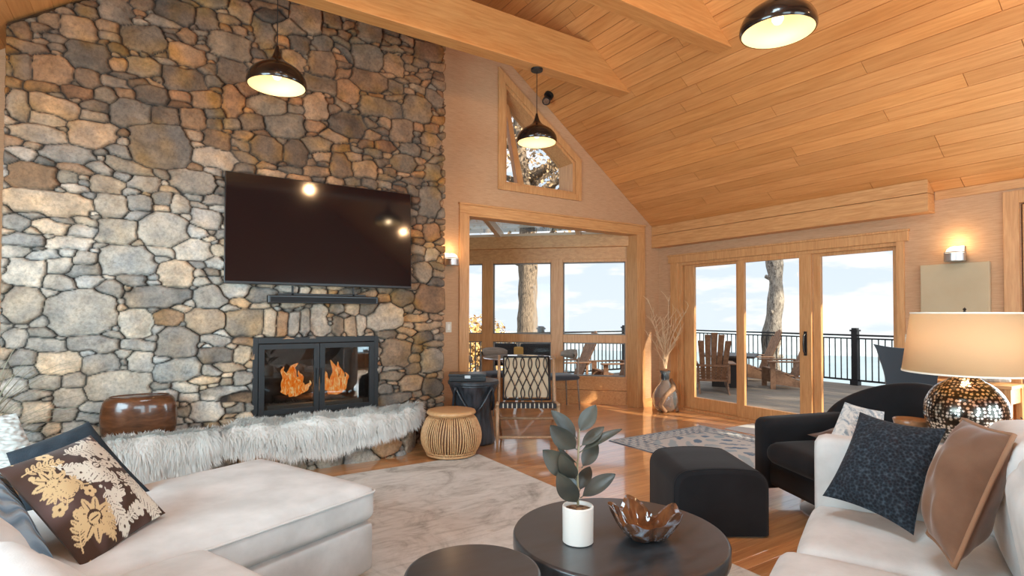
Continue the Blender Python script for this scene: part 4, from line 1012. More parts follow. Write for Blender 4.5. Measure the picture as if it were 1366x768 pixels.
# ------------------------------------------------------------------ ottoman, armchair
M_CHAR = fabric('charcoal_velvet', (.008, .008, .0095), (.013, .013, .015), 240, .8, .12, .08, 5); M_CHAR.node_tree.nodes['Principled BSDF'].inputs['Specular IOR Level'].default_value = .18
def ottoman():
    R_, F_, L_ = Vector((3.157, 1.978, 0)), Vector((2.686, 2.279, 0)), Vector((2.979, 2.814, 0))
    a = math.atan2(R_.y-F_.y, R_.x-F_.x); c = (R_+L_)/2
    t = thing('ottoman', 'charcoal velvet cube ottoman with rounded top edges', 'ottoman', c, a)
    def sh(o, p):
        o = np.array(o); return o
    m = MB(); H = .405
    # waterfall profile along x extruded along y
    prof = []
    r = .10; hx, hy = .29, .305
    P = [(-hx, .012), (-hx, H-r)]+[(-hx+r-r*math.cos(a_), H-r+r*math.sin(a_)) for a_ in np.linspace(.1, PI/2, 9)]+[(x, H+.012*(1-(x/(hx-r))**2)) for x in np.linspace(-hx+r+.03, hx-r-.03, 7)]+[(hx-r+r*math.sin(a_), H-r+r*math.cos(a_)) for a_ in np.linspace(0, PI/2-.1, 9)]+[(hx, H-r), (hx, .012)]
    ys = [(-hy, .0, 1), (-hy+.004, .0, 1.0)]
    G = []
    yy = [-hy, -hy+.006, -hy+.02, -hy+.05, -.1, 0, .1, hy-.05, hy-.02, hy-.006, hy]; inset = [.028, .012, .004, 0, 0, 0, 0, 0, .004, .012, .028]
    for y, i in zip(yy, inset): G.append([(x*(1-i/hx), y, z-i*(z/H)) for x, z in P])
    m.grid(G); n = len(P)
    for row, rev in ((0, False), (len(yy)-1, True)):
        v = G[row]; m.add(v, [tuple(range(n)) if rev else tuple(range(n-1, -1, -1))])
    o = m.build('body', M_CHAR, t, smooth=True)
    for p in o.data.polygons:
        if len(p.vertices) > 4: p.use_smooth = False
    for sy in (-1, 1):
        m = MB(); m.tube([(G[2 if sy < 0 else -3][k][0], yy[2 if sy < 0 else -3], G[2 if sy < 0 else -3][k][2]) for k in range(n)], .004, 6); m.build('piping', M_CHAR, t, smooth=True)
    m = MB(); m.box(-hx+.03, hx-.03, -hy+.03, hy-.03, .0, .012); m.build('plinth', M_STEEL, t)
ottoman()
def armchair():
    # local +x faces the room (front), y lateral
    a = math.atan2(.41, -.91); c = Vector((3.98, 1.93, 0))
    t = thing('armchair', 'charcoal velvet tub armchair with a curved back, beside the right sofa', 'armchair', c, a)
    # local front x=+.42 ; far arm at y<0?  (rotate so that +y is towards the camera side)
    m = puff(.40, .40, .10, MT((0, 0, .22)), .05, 0, 10, 0); m.build('seat_base', M_CHAR, t, smooth=True)
    def roll(o, p): return o
    m = puff(.36, .27, .07, MT((.10, 0, .375)), .065, .02, 14, .0); m.build('seat_cushion', M_CHAR, t, smooth=True)
    for s in (-1, 1):
        def taper(o, p):
            o = np.array(o); k = (o[0]+.43)/.86; o[2] += .03*(1-k); return o
        m = MB(); m.soft(.44, .085, .255, .06, .0, 12, None, taper, .0); m.v[-1] = xf(m.v[-1], MT((0, s*.36, .345))); m.build('armrest', M_CHAR, t, smooth=True)
    # curved back wrapping the seat
    n, k = 25, 12; G = []
    for i in range(n):
        th = PI*(.5+i/(n-1)); cx, cy = -.16+.33*math.cos(th), .40*math.sin(th)
        nx_, ny_ = math.cos(th), math.sin(th); ht = .58+.30*math.sin(PI*i/(n-1))**.7; row = []
        prof = [(-.055, .14), (-.06, .35), (-.055, ht-.05), (-.03, ht-.01), (0, ht), (.03, ht-.01), (.055, ht-.05), (.075, .35), (.06, .14)]
        for o_, z in prof:
            lean = (z-.14)*.14; row.append((cx+nx_*(o_+lean), cy+ny_*(o_+lean*.5), z))
        G.append(row)
    m = MB(); m.grid(G); m.add(G[0], [tuple(range(9))]); m.add(G[-1], [tuple(range(8, -1, -1))]); m.build('backrest', M_CHAR, t, smooth=True, subsurf=1)
    # rumpled brown lap pillow is a separate thing; swivel base
    m = MB(); m.lathe([(.30, 0), (.30, .012), (.05, .02), (.04, .125)], 48, (0, 0, .0)); m.build('swivel_base', M_STEEL, t)
    return t
armchair()
cb = fabric('rust_brown_velvet', (.10, .055, .035), (.15, .085, .06), 200, .7, .2, .2, 10)
q0 = Vector((3.86, 1.98, .53))
def flat_pillow():
    e1 = Vector((-.91, .41, 0)); e2 = Vector((-.41, -.91, 0)); c = Vector((4.02, 1.92, .50))
    cs = [c+e1*.20-e2*.2, c+e1*.20+e2*.2, c-e1*.19+e2*.2+Vector((0, 0, .03)), c-e1*.19-e2*.2+Vector((0, 0, .03))]
    pillow('seat_pillow', 'rumpled brown velvet pillow lying on the armchair seat', [tuple(p) for p in cs], .05, cb, ear=.05, wr_amp=.008)
flat_pillow()

# ------------------------------------------------------------------ side table, lamp, bowl
def lamp_table():
    c = (3.40, 1.16)
    t = thing('side_table', 'white round side table behind the sofa arm under the lamp', 'side table', (*c, 0))
    wm = mat('pale_lacquer', (.62, .60, .56), .3)
    m = MB(); m.lathe([(.275, .685), (.285, .693), (.285, .707), (.28, .715)], 64); m.build('tabletop', wm, t)
    m = MB(); m.lathe([(.03, .02), (.022, .35), (.03, .685)], 24); m.build('pedestal', M_STEEL, t)
    m = MB(); m.lathe([(.17, 0), (.17, .012), (.03, .022)], 40); m.build('foot_plate', M_STEEL, t)
    # lamp
    lc = (3.40, 1.095, .7155)
    t = thing('table_lamp', 'table lamp with dimpled mercury glass base and cream drum shade', 'table lamp', lc)
    bm = mat('mercury_glass', (.7, .68, .64), .22, 1.0)
    nt, N, L, b = nodes(bm); tc = N('ShaderNodeTexCoord'); v = N('ShaderNodeTexVoronoi'); v.inputs['Scale'].default_value = 62; v.feature = 'F1'; v.inputs['Randomness'].default_value = .45
    L(tc.outputs['Object'], v.inputs['Vector']); setc(bm, ramp(bm, v.outputs['Distance'], [(.0, (.95, .92, .85)), (.36, (.88, .84, .76)), (.47, (.09, .075, .06)), (.9, (.05, .045, .04))]))
    bump(bm, v.outputs['Distance'], -.9, .01)
    R_ = .172; hb = .385
    prof = [(.075, 0), (.085, .004), (.10, .02)]
    for a in np.linspace(-1.05, 1.15, 22): prof.append((R_*math.cos(a)**.9, .155+R_*.98*math.sin(a)))
    prof = [p for p in prof if True]; prof += [(.058, .325), (.046, .338), (.040, .350)]
    m = MB(); m.lathe(prof, 72); o = m.build('base', bm, t, smooth=True)
    m = MB(); m.lathe([(.041, .3505), (.043, .36), (.03, .365), (.012, .37), (.012, .45)], 32); m.build('neck', M_CHROME, t)
    sh = mat('linen_shade', (.78, .60, .37), .9); 
    nt, N, L, b = nodes(sh); tr = N('ShaderNodeBsdfTranslucent'); tr.inputs[0].default_value = (.95, .72, .42, 1); mx = N('ShaderNodeMixShader'); mx.inputs[0].default_value = .48
    out = [n for n in nt.nodes if n.type == 'OUTPUT_MATERIAL'][0]; L(b.outputs[0], mx.inputs[1]); L(tr.outputs[0], mx.inputs[2]); L(mx.outputs[0], out.inputs[0])
    z0, z1, r0, r1 = .353, .647, .262, .222
    m = MB(); m.lathe([(r0, z0), (r1, z1)], 72, cap=False); o = m.build('lamp_shade', sh, t, smooth=True)
    s = o.modifiers.new('s', 'SOLIDIFY'); s.thickness = .002
    tm = mat('shade_binding', (.80, .74, .62), .8)
    for rr, zz in ((r0, z0), (r1, z1)):
        m = MB(); m.lathe([(rr+.002, zz-.004), (rr+.002, zz+.004), (rr-.003, zz+.004), (rr-.003, zz-.004), (rr+.002, zz-.004)], 72, cap=False); m.build('shade_rim', tm, t)
    m = MB(); m.lathe([(.0035, .45), (.0035, z1+.002)], 8); m.lathe([(.002, z1), (.009, z1+.004), (.004, z1+.010), (.008, z1+.02), (.001, z1+.028)], 14)
    for k in range(3):
        a = k*2*PI/3; m.tube([(0, 0, z1-.006), (r1*.98*math.cos(a), r1*.98*math.sin(a), z1-.002)], .002, 6)
    m.build('finial', M_DARK, t)
    m = MB(); m.lathe([(.001, -.045), (.024, -.035), (.03, 0), (.022, .03), (.001, .04)], 20, (0, 0, .53), cap=False); m.build('bulb', emis('lamp_bulb_glow', (1, .78, .5), 12), t, smooth=True)
    add_light('POINT', 'table_lamp_light', (lc[0], lc[1], lc[2]+.53), 5.5, (1.0, .68, .36), .04)
    b = at(1216, 575, 2.98); b.z = .7155
    t = thing('wooden_bowl', 'small turned wooden bowl beside the table lamp', 'bowl', b)
    wm = wood('turned_wood', (.20, .085, .035), (.34, .16, .07), (2, 2, 12), 8, .3)
    m = MB(); m.lathe([(.045, 0), (.06, .01), (.078, .045), (.085, .075), (.082, .078), (.074, .05), (.055, .02), (.001, .014)], 48); m.build('bowl_wall', wm, t, smooth=True)
lamp_table()

# ------------------------------------------------------------------ rugs
def rugs():
    x0, x1, y0, y1 = -.7, 2.645, 1.15, 4.665
    rm = mat('distressed_wool', (.60, .56, .50), .95)
    n1 = noise(rm, 2.2, (1, 1, 1), 8, .68, dist=1.4); n2 = noise(rm, 7, (.5, 2.6, 1), 6, .7, dist=.8)
    c1 = ramp(rm, n1, [(.34, (.38, .36, .33)), (.46, (.60, .585, .55)), (.62, (.70, .69, .66)), (.76, (.56, .50, .42))])
    c2 = ramp(rm, n2, [(.36, (.74, .73, .71)), (.50, (1, 1, 1)), (.8, (1.05, 1.03, 1.0))]); setc(rm, mixc(rm, .85, c1, c2, 'MULTIPLY'))
    bump(rm, noise(rm, 180, detail=3), .5, .004)
    m = MB(); m.soft((x1-x0)/2, (y1-y0)/2, .0045, .0045, 0, 6)
    t = m.build('area_rug', rm, loc=((x0+x1)/2, (y0+y1)/2, .0045)); tag(t, 'large cream distressed wool rug under the coffee tables', 'rug')
    # blue bordered rug by the glass door
    n, k = 150, 220; X0, X1, Y0, Y1 = 4.10, 5.62, 2.62, 4.44
    u, v = np.meshgrid(np.linspace(0, 1, n), np.linspace(0, 1, k), indexing='ij'); U, V = u*(X1-X0), v*(Y1-Y0)
    e = np.minimum(np.minimum(U, X1-X0-U), np.minimum(V, Y1-Y0-V))
    cream = np.array([.60, .60, .58]); blue = np.array([.11, .18, .26]); pale = np.array([.36, .45, .50]); C = np.broadcast_to(cream, (n, k, 3)).copy()
    wob = fbm(U*1.0, V*1.0, 77, 3, 22)*.35+fbm(U, V, 70, 3, 55)*.25
    cell = np.sin(U*2*PI/.115+1.2*np.sin(V*9))*np.sin(V*2*PI/.115+1.2*np.sin(U*9))
    C[(e > .05) & (e < .27) & (cell+wob > .28)] = blue; C[(e > .05) & (e < .27) & (cell+wob < -.45)] = pale
    C[(e > .27) & (e < .29)] = blue; C[(e < .05) & (e > .035)] = blue; C[e < .018] = blue*.6
    fl_ = np.sin(U*17+2*np.sin(V*7))*np.sin(V*15+2*np.sin(U*6)); C[(e > .29) & (fl_+wob > .45)] = pale; C[(e > .29) & (fl_+wob < -.62)] = blue*1.25
    wear = np.clip(fbm(U, V, 91, 5, 9), 0, 1)[..., None]*.8; C = C*(1-wear)+np.array([.62, .60, .55])*wear
    bm = mat('woven_blue', (.4, .4, .4), .95); setc(bm, attr(bm)); bump(bm, noise(bm, 200), .3, .003)
    P = np.stack([U-(X1-X0)/2, V-(Y1-Y0)/2, np.full_like(U, .008)], -1); P[0, :, 2] = P[-1, :, 2] = 0.0005; P[:, 0, 2] = P[:, -1, 2] = 0.0005
    o = grid_mesh('area_rug', P, C, bm); o.location = ((X0+X1)/2, (Y0+Y1)/2, 0); tag(o, 'blue and cream bordered rug near the glass door', 'rug')
    wm = mat('pale_mat', (.60, .62, .62), .9); bump(wm, noise(wm, 120), .4, .004)
    m = MB(); m.soft(.27, .55, .004, .004, 0, 5); tag(m.build('door_mat', wm, loc=(5.98, 3.62, .004)), 'plain pale grey mat at the foot of the glass door', 'mat')
rugs()

# ------------------------------------------------------------------ rattan stool
def rattan():
    c = Vector((2.415, 4.80, .0092)); t = thing('rattan_stool', 'round rattan drum stool between the hearth and the black side table', 'stool', c)
    rm = wood('rattan_cane', (.52, .27, .12), (.72, .45, .22), (3, 3, 3), 14, .45); dk = mat('dark_cane', (.20, .09, .04), .6)
    R = lambda z: .205+.082*math.sin(PI*min(1, max(0, (z-.0)/.40))**.85)-(.0 if z < .38 else .02)
    m = MB(); m.lathe([(R(z)-.012, z) for z in np.linspace(.03, .385, 14)], 48, cap=False); m.build('inner_drum', dk, t, smooth=True)
    m = MB()
    for k in range(76):
        a = 2*PI*k/76; m.tube([(R(z)*math.cos(a+.02*math.sin(z*9+k)), R(z)*math.sin(a+.02*math.sin(z*9+k)), z) for z in np.linspace(.03, .385, 9)], .0068, 5)
    o = m.build('cane_wall', rm, t, smooth=True)
    for z, r in ((.02, .016), (.045, .008), (.385, .012)):
        m = MB(); m.tube([(R(z)*math.cos(a), R(z)*math.sin(a), z) for a in np.linspace(0, 2*PI, 49)[:-1]], r, 8, closed=True); m.build('hoop', rm, t, smooth=True)
    m = MB(); m.lathe([(.222, .388), (.232, .396), (.235, .408), (.228, .422), (.20, .428), (.001, .430)], 64); m.build('seat_top', wood('rattan_top', (.56, .30, .13), (.70, .42, .20), (1, 9, 1), 6, .35), t, smooth=True)
rattan()

def black_drum_table():
    c = Vector((2.86, 5.17, 0)); t = thing('side_table', 'black carved hourglass side table beside the stone wall', 'side table', c)
    bm = mat('ebonised_wood', (.022, .024, .028), .32); v = noise(bm, 4, (6, 6, 1), 4); setc(bm, ramp(bm, v, [(.3, (.012, .013, .016)), (.7, (.05, .055, .065))]))
    m = MB(); m.lathe([(.262, .615), (.27, .622), (.27, .648), (.262, .655), (.001, .655)], 64); m.build('tabletop', bm, t)
    m = MB()
    def flute(p, a): k = 1+.035*abs(math.cos(a*6)); return (p[0]*k, p[1]*k, p[2])
    m.lathe([(.215, 0), (.22, .02), (.205, .18), (.185, .30), (.19, .40), (.215, .52), (.245, .60), (.25, .615)], 96, fn=flute); m.build('fluted_drum', bm, t, smooth=True)
    m = MB()
    for k in range(4):
        a0 = 2*PI*k/4+.3; P = [((.262-.065*(1-abs(2*s-1)))*math.cos(a0+s*1.57), (.262-.065*(1-abs(2*s-1)))*math.sin(a0+s*1.57), .60-.26*math.sin(PI*s)) for s in np.linspace(0, 1, 17)]; m.tube(P, .012, 8)
    m.build('carved_arch', bm, t, smooth=True)
    b = thing('keepsake_box', 'flat black box lying on the carved side table', 'box', (c.x-.06, c.y+.02, .656), -.5)
    m = MB(); m.box(-.19, .19, -.12, .12, 0, .045); m.build('box_body', M_BLACK, b, bevel=.004)
    m = MB(); m.box(-.195, .195, -.125, .125, .047, .075); m.build('lid', M_BLACK, b, bevel=.004)
    m = MB(); m.box(-.03, .03, -.132, -.125, .03, .06); m.build('clasp', M_STEEL, b)
black_drum_table()

def loom_chair():
    a = math.atan2(-.543, .84); t = thing('lounge_chair', 'wood lounge chair with looped black cord back and strap seat', 'lounge chair', (2.86, 4.68, 0), a)
    wm = wood('teak_frame', (.30, .17, .09), (.46, .28, .16), (3, 3, 3), 9, .45); W = .60
    cord = mat('black_cord', (.014, .014, .016), .7); crm = mat('cream_cord', (.62, .55, .44), .8)
    def leg(P, r): m = MB(); m.tube(P, r, 10); m.build('leg', wm, t, smooth=True)
    for x in (0, W):
        leg([(x, -.02, 0), (x, 0, .22), (x, .01, .46)], [.012, .017, .019]); leg([(x+(.03 if x == 0 else -.03), .66, 0), (x, .52, .30), (x, .46, .42)], [.012, .016, .018])
        m = MB(); m.tube([(x, -.03, .465), (x, .25, .44), (x, .52, .40)], .018, 10); m.build('side_rail', wm, t, smooth=True)
        m = MB(); m.tube([(x, .40, .33), (x, .50, .50), (x, .60, .72), (x, .66, .90)], [.016, .018, .017, .013], 10); m.build('back_post', wm, t, smooth=True)
    for nm, P in (('stretcher', [(0, 0, .14), (W, 0, .14)]), ('stretcher', [(0, .30, .27), (W, .30, .27)]), ('front_rail', [(0, .02, .445), (W, .02, .445)]), ('seat_rail', [(0, .50, .39), (W, .50, .39)])):
        m = MB(); m.tube(P, .015, 10); m.build(nm, wm, t, smooth=True)
    m = MB()
    for k in range(13):
        x = .035+k*.0442; m.box(x-.016, x+.016, -.004, .044, .424, .468, (1, 1, 1)); m.bar((x, .03, .462), (x, .50, .405), .030, .004)
    for k in range(9):
        y = .07+k*.05; m.bar((.015, y, .459-.115*(y-.03)), (W-.015, y, .459-.115*(y-.03)), .028, .004)
    m.build('strap_seat', cord, t)
    m = MB()
    for k in range(12):
        x = .057+k*.0442; m.box(x-.004, x+.004, -.006, .040, .426, .470)
    m.build('light_strap', crm, t)
    # back frame and looped cords, in the leaning back plane
    def bp(x, s): return (x, .475+.20*s, .44+.44*s)
    fr = MB(); bw = (.05, W-.05)
    fr.tube([bp(bw[0], 0), bp(bw[1], 0)], .010, 8); fr.tube([bp(bw[0], 1), bp(bw[1], 1)], .010, 8); fr.tube([bp(bw[0], 0), bp(bw[0], 1)], .009, 8); fr.tube([bp(bw[1], 0), bp(bw[1], 1)], .013, 8)
    fr.build('back_frame', M_DARK, t, smooth=True)
    pn = MB(); pn.box(bw[0]+.01, bw[1]-.01, 0, .004, 0, .46, M=Matrix.Translation((0, .492, .46))@Matrix.Rotation(-math.atan2(.20, .44), 4, 'X')); pn.build('cane_panel', mat('woven_sand', (.55, .42, .28), .8), t)
    nC = 6; sp = (bw[1]-bw[0])/nC
    for i in range(nC):
        for sg in (-1, 1):
            x0 = bw[0]+sp*(i+.5); P = []
            for s in np.linspace(0, 1, 34):
                d = 1-s
                if d < .30: x = x0-sg*.020*math.sin(PI*d/.30)**.8 if d > 0 else x0
                elif d < .70: x = x0+sg*sp*((d-.30)/.40)
                else: x = x0+sg*sp+sg*.020*math.sin(PI*(1-d)/.30)
                x = min(max(x, bw[0]-.0), bw[1]+.0); q = bp(x, s); P.append((q[0], q[1]-.012-(.004 if sg > 0 else 0), q[2]-.004))
            m = MB(); m.tube(P, .0058, 6); m.build('looped_cord', cord, t, smooth=True)
loom_chair()

# ------------------------------------------------------------------ dining nook
def dining():
    c = Vector((4.33, 6.50, 0)); t = thing('dining_table', 'round glass dining table with white crossed legs in the window nook', 'dining table', c)
    m = MB(); m.lathe([(.49, .735), (.50, .737), (.50, .747), (.49, .749)], 72); m.build('glass_top', glass_mat('table_glass', (.75, .85, .86), 2.5), t)
    m = MB(); m.tube([(.50*math.cos(a), .50*math.sin(a), .742) for a in np.linspace(0, 2*PI, 61)[:-1]], .009, 8, closed=True); m.build('edge_band', M_CHROME, t, smooth=True)
    wm = mat('white_metal', (.75, .77, .78), .3)
    for k in range(4):
        a = PI/4+k*PI/2; m = MB(); m.bar((.34*math.cos(a), .34*math.sin(a), 0), (-.06*math.cos(a), -.06*math.sin(a), .40), .035, .02); m.bar((-.06*math.cos(a), -.06*math.sin(a), .40), (.30*math.cos(a), .30*math.sin(a), .735), .035, .02); m.build('leg', wm, t)
    def chair():
        t = thing('dining_chair', '', 'chair', (0, 0, 0), group='curved-back dining chairs round the glass table')
        gm = wood('grey_oak', (.22, .19, .16), (.36, .32, .27), (1, 1, 6), 7, .5); up = fabric('slate_fabric', (.05, .06, .075), None, 200, .9, .2, .3)
        m = MB(); m.soft(.23, .22, .03, .03, .01, 8); m.v[-1] = m.v[-1]+np.array([0, 0, .455]); m.build('seat', up, t, smooth=True)
        G = []
        for s in np.linspace(-1, 1, 21):
            a = s*1.15; h0 = .70+.035*abs(s)**2; h1 = .845-.05*abs(s)**3; x, y = .25*math.sin(a), -.05-.20*math.cos(a)
            G.append([(x*.95, y+.012, h0), (x, y-.004, (h0+h1)/2), (x*.97, y+.004, h1), (x*.95, y+.020, h1-.002), (x*.93, y+.022, (h0+h1)/2), (x*.92, y+.026, h0+.002), (x*.95, y+.012, h0)])
        m = MB(); m.grid(G); m.build('back_rail', gm, t, smooth=True)
        for x, y, k in ((-.19, .18, 0), (.19, .18, 0), (-.2, -.19, 1), (.2, -.19, 1)):
            m = MB(); m.tube([(x*1.1, y*1.12, 0), (x, y, .44)]+([(x*.95, y-.015, .74)] if k else []), [.010, .014]+([.011] if k else []), 10); m.build('leg', gm, t, smooth=True)
        return t
    ch = chair()
    spots = [((4.36, 7.10), 'curved-back dining chair behind the glass table, left by the mullion'), ((4.93, 6.35), 'curved-back dining chair behind the glass table, right, by the wide window'), ((3.62, 6.55), 'curved-back dining chair half hidden behind the black box table')]
    for i, ((x, y), lab) in enumerate(spots):
        o = ch if i == 0 else copy_tree(ch); o.location = (x, y, 0); o.rotation_euler = (0, 0, math.atan2(c.y-y, c.x-x)-PI/2); o['label'] = lab
dining()

# ------------------------------------------------------------------ glass vase with twigs
def vase():
    c = Vector((6.0, 5.34, 0)); t = thing('floor_vase', 'round glass floor vase melted over driftwood, holding bare twigs, in the corner', 'vase', c)
    gl = mat('blown_glass', (.85, .90, .92), .03, 0, Transmission_Weight=.92, IOR=1.3)
    prof = [(.05, .0), (.11, .02), (.155, .08), (.175, .16), (.165, .25), (.125, .33), (.075, .39), (.055, .44), (.055, .52), (.075, .57)]
    m = MB(); m.lathe(prof+[(r-.007, z) for r, z in prof[::-1][:-1]]+[(.04, .012)], 56, cap=True); m.build('glass_body', gl, t, smooth=True)
    dw = wood('driftwood', (.16, .085, .045), (.34, .20, .11), (3, 3, 3), 8, .7, b=.5)
    m = MB(); m.tube([(-.10, -.10, .02), (-.17, -.06, .12), (-.12, -.12, .25), (.02, -.12, .33), (.10, -.05, .36), (.14, .02, .44)], [.03, .035, .03, .04, .045, .02], 10); m.tube([(.10, -.13, .02), (.17, -.03, .14), (.15, -.05, .28), (.06, -.08, .36)], [.028, .026, .03, .03], 10)
    m.build('driftwood_collar', dw, t, smooth=True)
    m = MB(); m.lathe([(.052, .44), (.058, .47), (.056, .53), (.048, .56)], 30); m.build('dark_neck', mat('smoked_glass', (.03, .035, .04), .15), t, smooth=True)
    s = thing('dried_twigs', 'tall pale dried twigs standing in the glass floor vase', 'branches', (c.x, c.y, .50)); tw = mat('pale_twig', (.66, .47, .29), .8)
    rg = random.Random(4)
    for k in range(17):
        a = rg.uniform(0, 2*PI); sp = rg.uniform(.05, .36); H = rg.uniform(.45, .95); P = []
        for q in np.linspace(0, 1, 8): P.append((sp*q**1.5*math.cos(a)+.02*math.sin(q*9+k), min(.3, sp*q**1.5*math.sin(a))*.8+.02*math.cos(q*8+k), .10+H*q))
        m = MB(); m.tube(P, np.linspace(.006, .0028, 8), 5)
        for j in range(7):
            b = np.array(P[rg.randint(2, 7)]); a2 = rg.uniform(0, 2*PI); l = rg.uniform(.06, .2); e = b+np.array([l*math.cos(a2)*.7, l*math.sin(a2)*.6, l*.8]); e[1] = min(e[1], .32); e[0] = min(e[0], .28); m.tube([b, (b+e)/2+np.array([.01, 0, .012]), e], [.0038, .003, .002], 4)
        m.build('twig', tw, s)
vase()

# ------------------------------------------------------------------ sheepskins and the things on the hearth
def sheepskin(name, label, topline, botline, seed, n=9000, yback=5.30):
    rg = np.random.default_rng(seed)
    tp = [(seat_on(x, y, .43)) for x, y in topline]; bt = [onwall(x, y, 4.93) for x, y in botline]
    tx, ty = [p.x for p in tp], [min(p.y, yback) for p in tp]; bx_, bz = [p.x for p in bt], [p.z for p in bt]
    xa, xb = max(min(tx), min(bx_)), min(max(tx), max(bx_)); xa, xb = min(min(tx), min(bx_)), max(max(tx), max(bx_))
    def yfront(x): return 4.955+.03*(x/2) if x < 1.80 else 4.99+.38*(1-math.sqrt(max(0, 1-min(1, (x-1.80)/.46)**2)))
    def surf(x, s):
        yb = np.interp(x, tx, ty); zb = np.interp(x, bx_, bz); yf = yfront(x); yb = max(yb, yf+.03); zt = .385
        L1 = yb-yf; L2 = .05; L3 = max(.01, zt-.03-zb); T = L1+L2+L3; d = s*T
        if d < L1: return np.array([x, yb-d, zt]), np.array([0, 0, 1.]), np.array([0, -1., 0])
        if d < L1+L2:
            a = (d-L1)/L2*PI/2; return np.array([x, yf-.03*math.sin(a), zt-.03*(1-math.cos(a))]), np.array([0, -math.sin(a), math.cos(a)]), np.array([0, -math.cos(a), -math.sin(a)])
        return np.array([x, yf-.03, zt-.03-(d-L1-L2)]), np.array([0, -1., 0]), np.array([0, 0, -1.])
    c = np.array([(xa+xb)/2, 5.1, .38]); nx_, ns = 60, 26; G = np.zeros((nx_, ns, 3))
    lump = lambda x, s: .018+.045*math.sin(PI*min(1, max(0, s*1.15)))**.8+.010*math.sin(x*13+seed)+.008*math.sin(x*29+s*7)+.006*math.sin(s*19-x*8)
    for i, x in enumerate(np.linspace(xa, xb, nx_)):
        for j, s in enumerate(np.linspace(0, 1, ns)):
            p, nn, tt = surf(x, s); e = min(1, min(i, nx_-1-i)/4, min(j, ns-1-j)/2+.0)
            G[i, j] = p+nn*max(.003, lump(x, s))*e**.5-c
    t = thing(name, label, 'sheepskin', tuple(c)); fm = mat('fleece', (.78, .76, .72), .95); fm.node_tree.nodes['Principled BSDF'].inputs['Sheen Weight'].default_value = .3
    m = MB(); m.grid(G); m.build('hide', fm, t, smooth=True)
    m = MB(); V = []; Fc = []; k = 0
    for q in range(n):
        edge = rg.random() < .22
        x = rg.uniform(xa, xb); s = rg.random()**.85
        if edge: s = 1.0 if rg.random() < .6 else rg.choice([0, 1.]); 
        if rg.random() < .06: x = rg.choice([xa, xb])+rg.normal(0, .006)
        p, nn, tt = surf(min(max(x, xa), xb), s); p = p+nn*max(.002, lump(x, s))*.8; p[0] = x
        L = rg.uniform(.035, .085); cl = math.sin(x*37+seed)+math.sin(s*21+x*11)
        lat = np.array([.35*cl+rg.normal(0, .35)+(1.2 if x > xb-.03 else 0)-(1.2 if x < xa+.03 else 0), 0, 0])
        d = nn*rg.uniform(.35, 1.1)+tt*(rg.uniform(.35, 1.0)*(1 if s > .04 else -1))+lat; d /= np.linalg.norm(d)
        sd = np.cross(d, nn+np.array([.01, .02, .03])); sd /= np.linalg.norm(sd); w = rg.uniform(.002, .0048)
        p1 = p+d*L*.5; p2 = p+(d+tt*.35+np.array([0, 0, -.12]))*L
        if p2[2] < .004: p2[2] = .004
        V += [p-sd*w, p+sd*w, p1+sd*w*.8, p1-sd*w*.8, p2]; Fc += [(k, k+1, k+2, k+3), (k+3, k+2, k+4)]; k += 5
    m.add(np.array(V)-c, Fc); o = m.build('fleece', fm, t, smooth=True)
    return t
sheepskin('sheepskin_throw', 'shaggy white sheepskin draped over the left end of the hearth', [(137, 582), (160, 574), (200, 573), (250, 570), (283, 572)],
          [(137, 600), (150, 612), (168, 640), (200, 648), (214, 630), (226, 622), (250, 628), (268, 622), (283, 606)], 2, yback=5.05)
sheepskin('sheepskin_throw', 'long white sheepskin lying on the hearth below the fire doors', [(290, 578), (310, 562), (335, 556), (401, 551), (459, 543), (518, 539), (545, 541), (570, 552)],
          [(290, 585), (294, 594), (306, 600), (335, 602), (350, 596), (386, 605), (410, 600), (448, 600), (478, 586), (533, 573), (565, 562), (572, 556)], 5, 15000)
def barrel():
    p = onwall(186, 560, 5.22); t = thing('wooden_drum', 'dark polished wooden drum stool standing on the left of the hearth', 'stool', (p.x, 5.22, .37))
    wm = wood('burnished_walnut', (.045, .018, .009), (.16, .062, .026), (2, 2, 7), 3, .22, b=.02, Coat_Weight=.5)
    prof = [(.80, 0), (.90, .02), (.97, .08), (1.0, .17), (.98, .25), (.92, .305), (.84, .33), (.76, .338), (.001, .340)]
    m = MB(); m.lathe([(r*.255, z) for r, z in prof], 56, fn=lambda q, a: (q[0], q[1]*.55, q[2])); m.build('drum_body', wm, t, smooth=True)
    m = MB(); m.tube([(.195*math.cos(a), .107*math.sin(a), .339) for a in np.linspace(0, 2*PI, 49)[:-1]], .004, 6, closed=True); m.build('rim_bead', wm, t, smooth=True)
barrel()
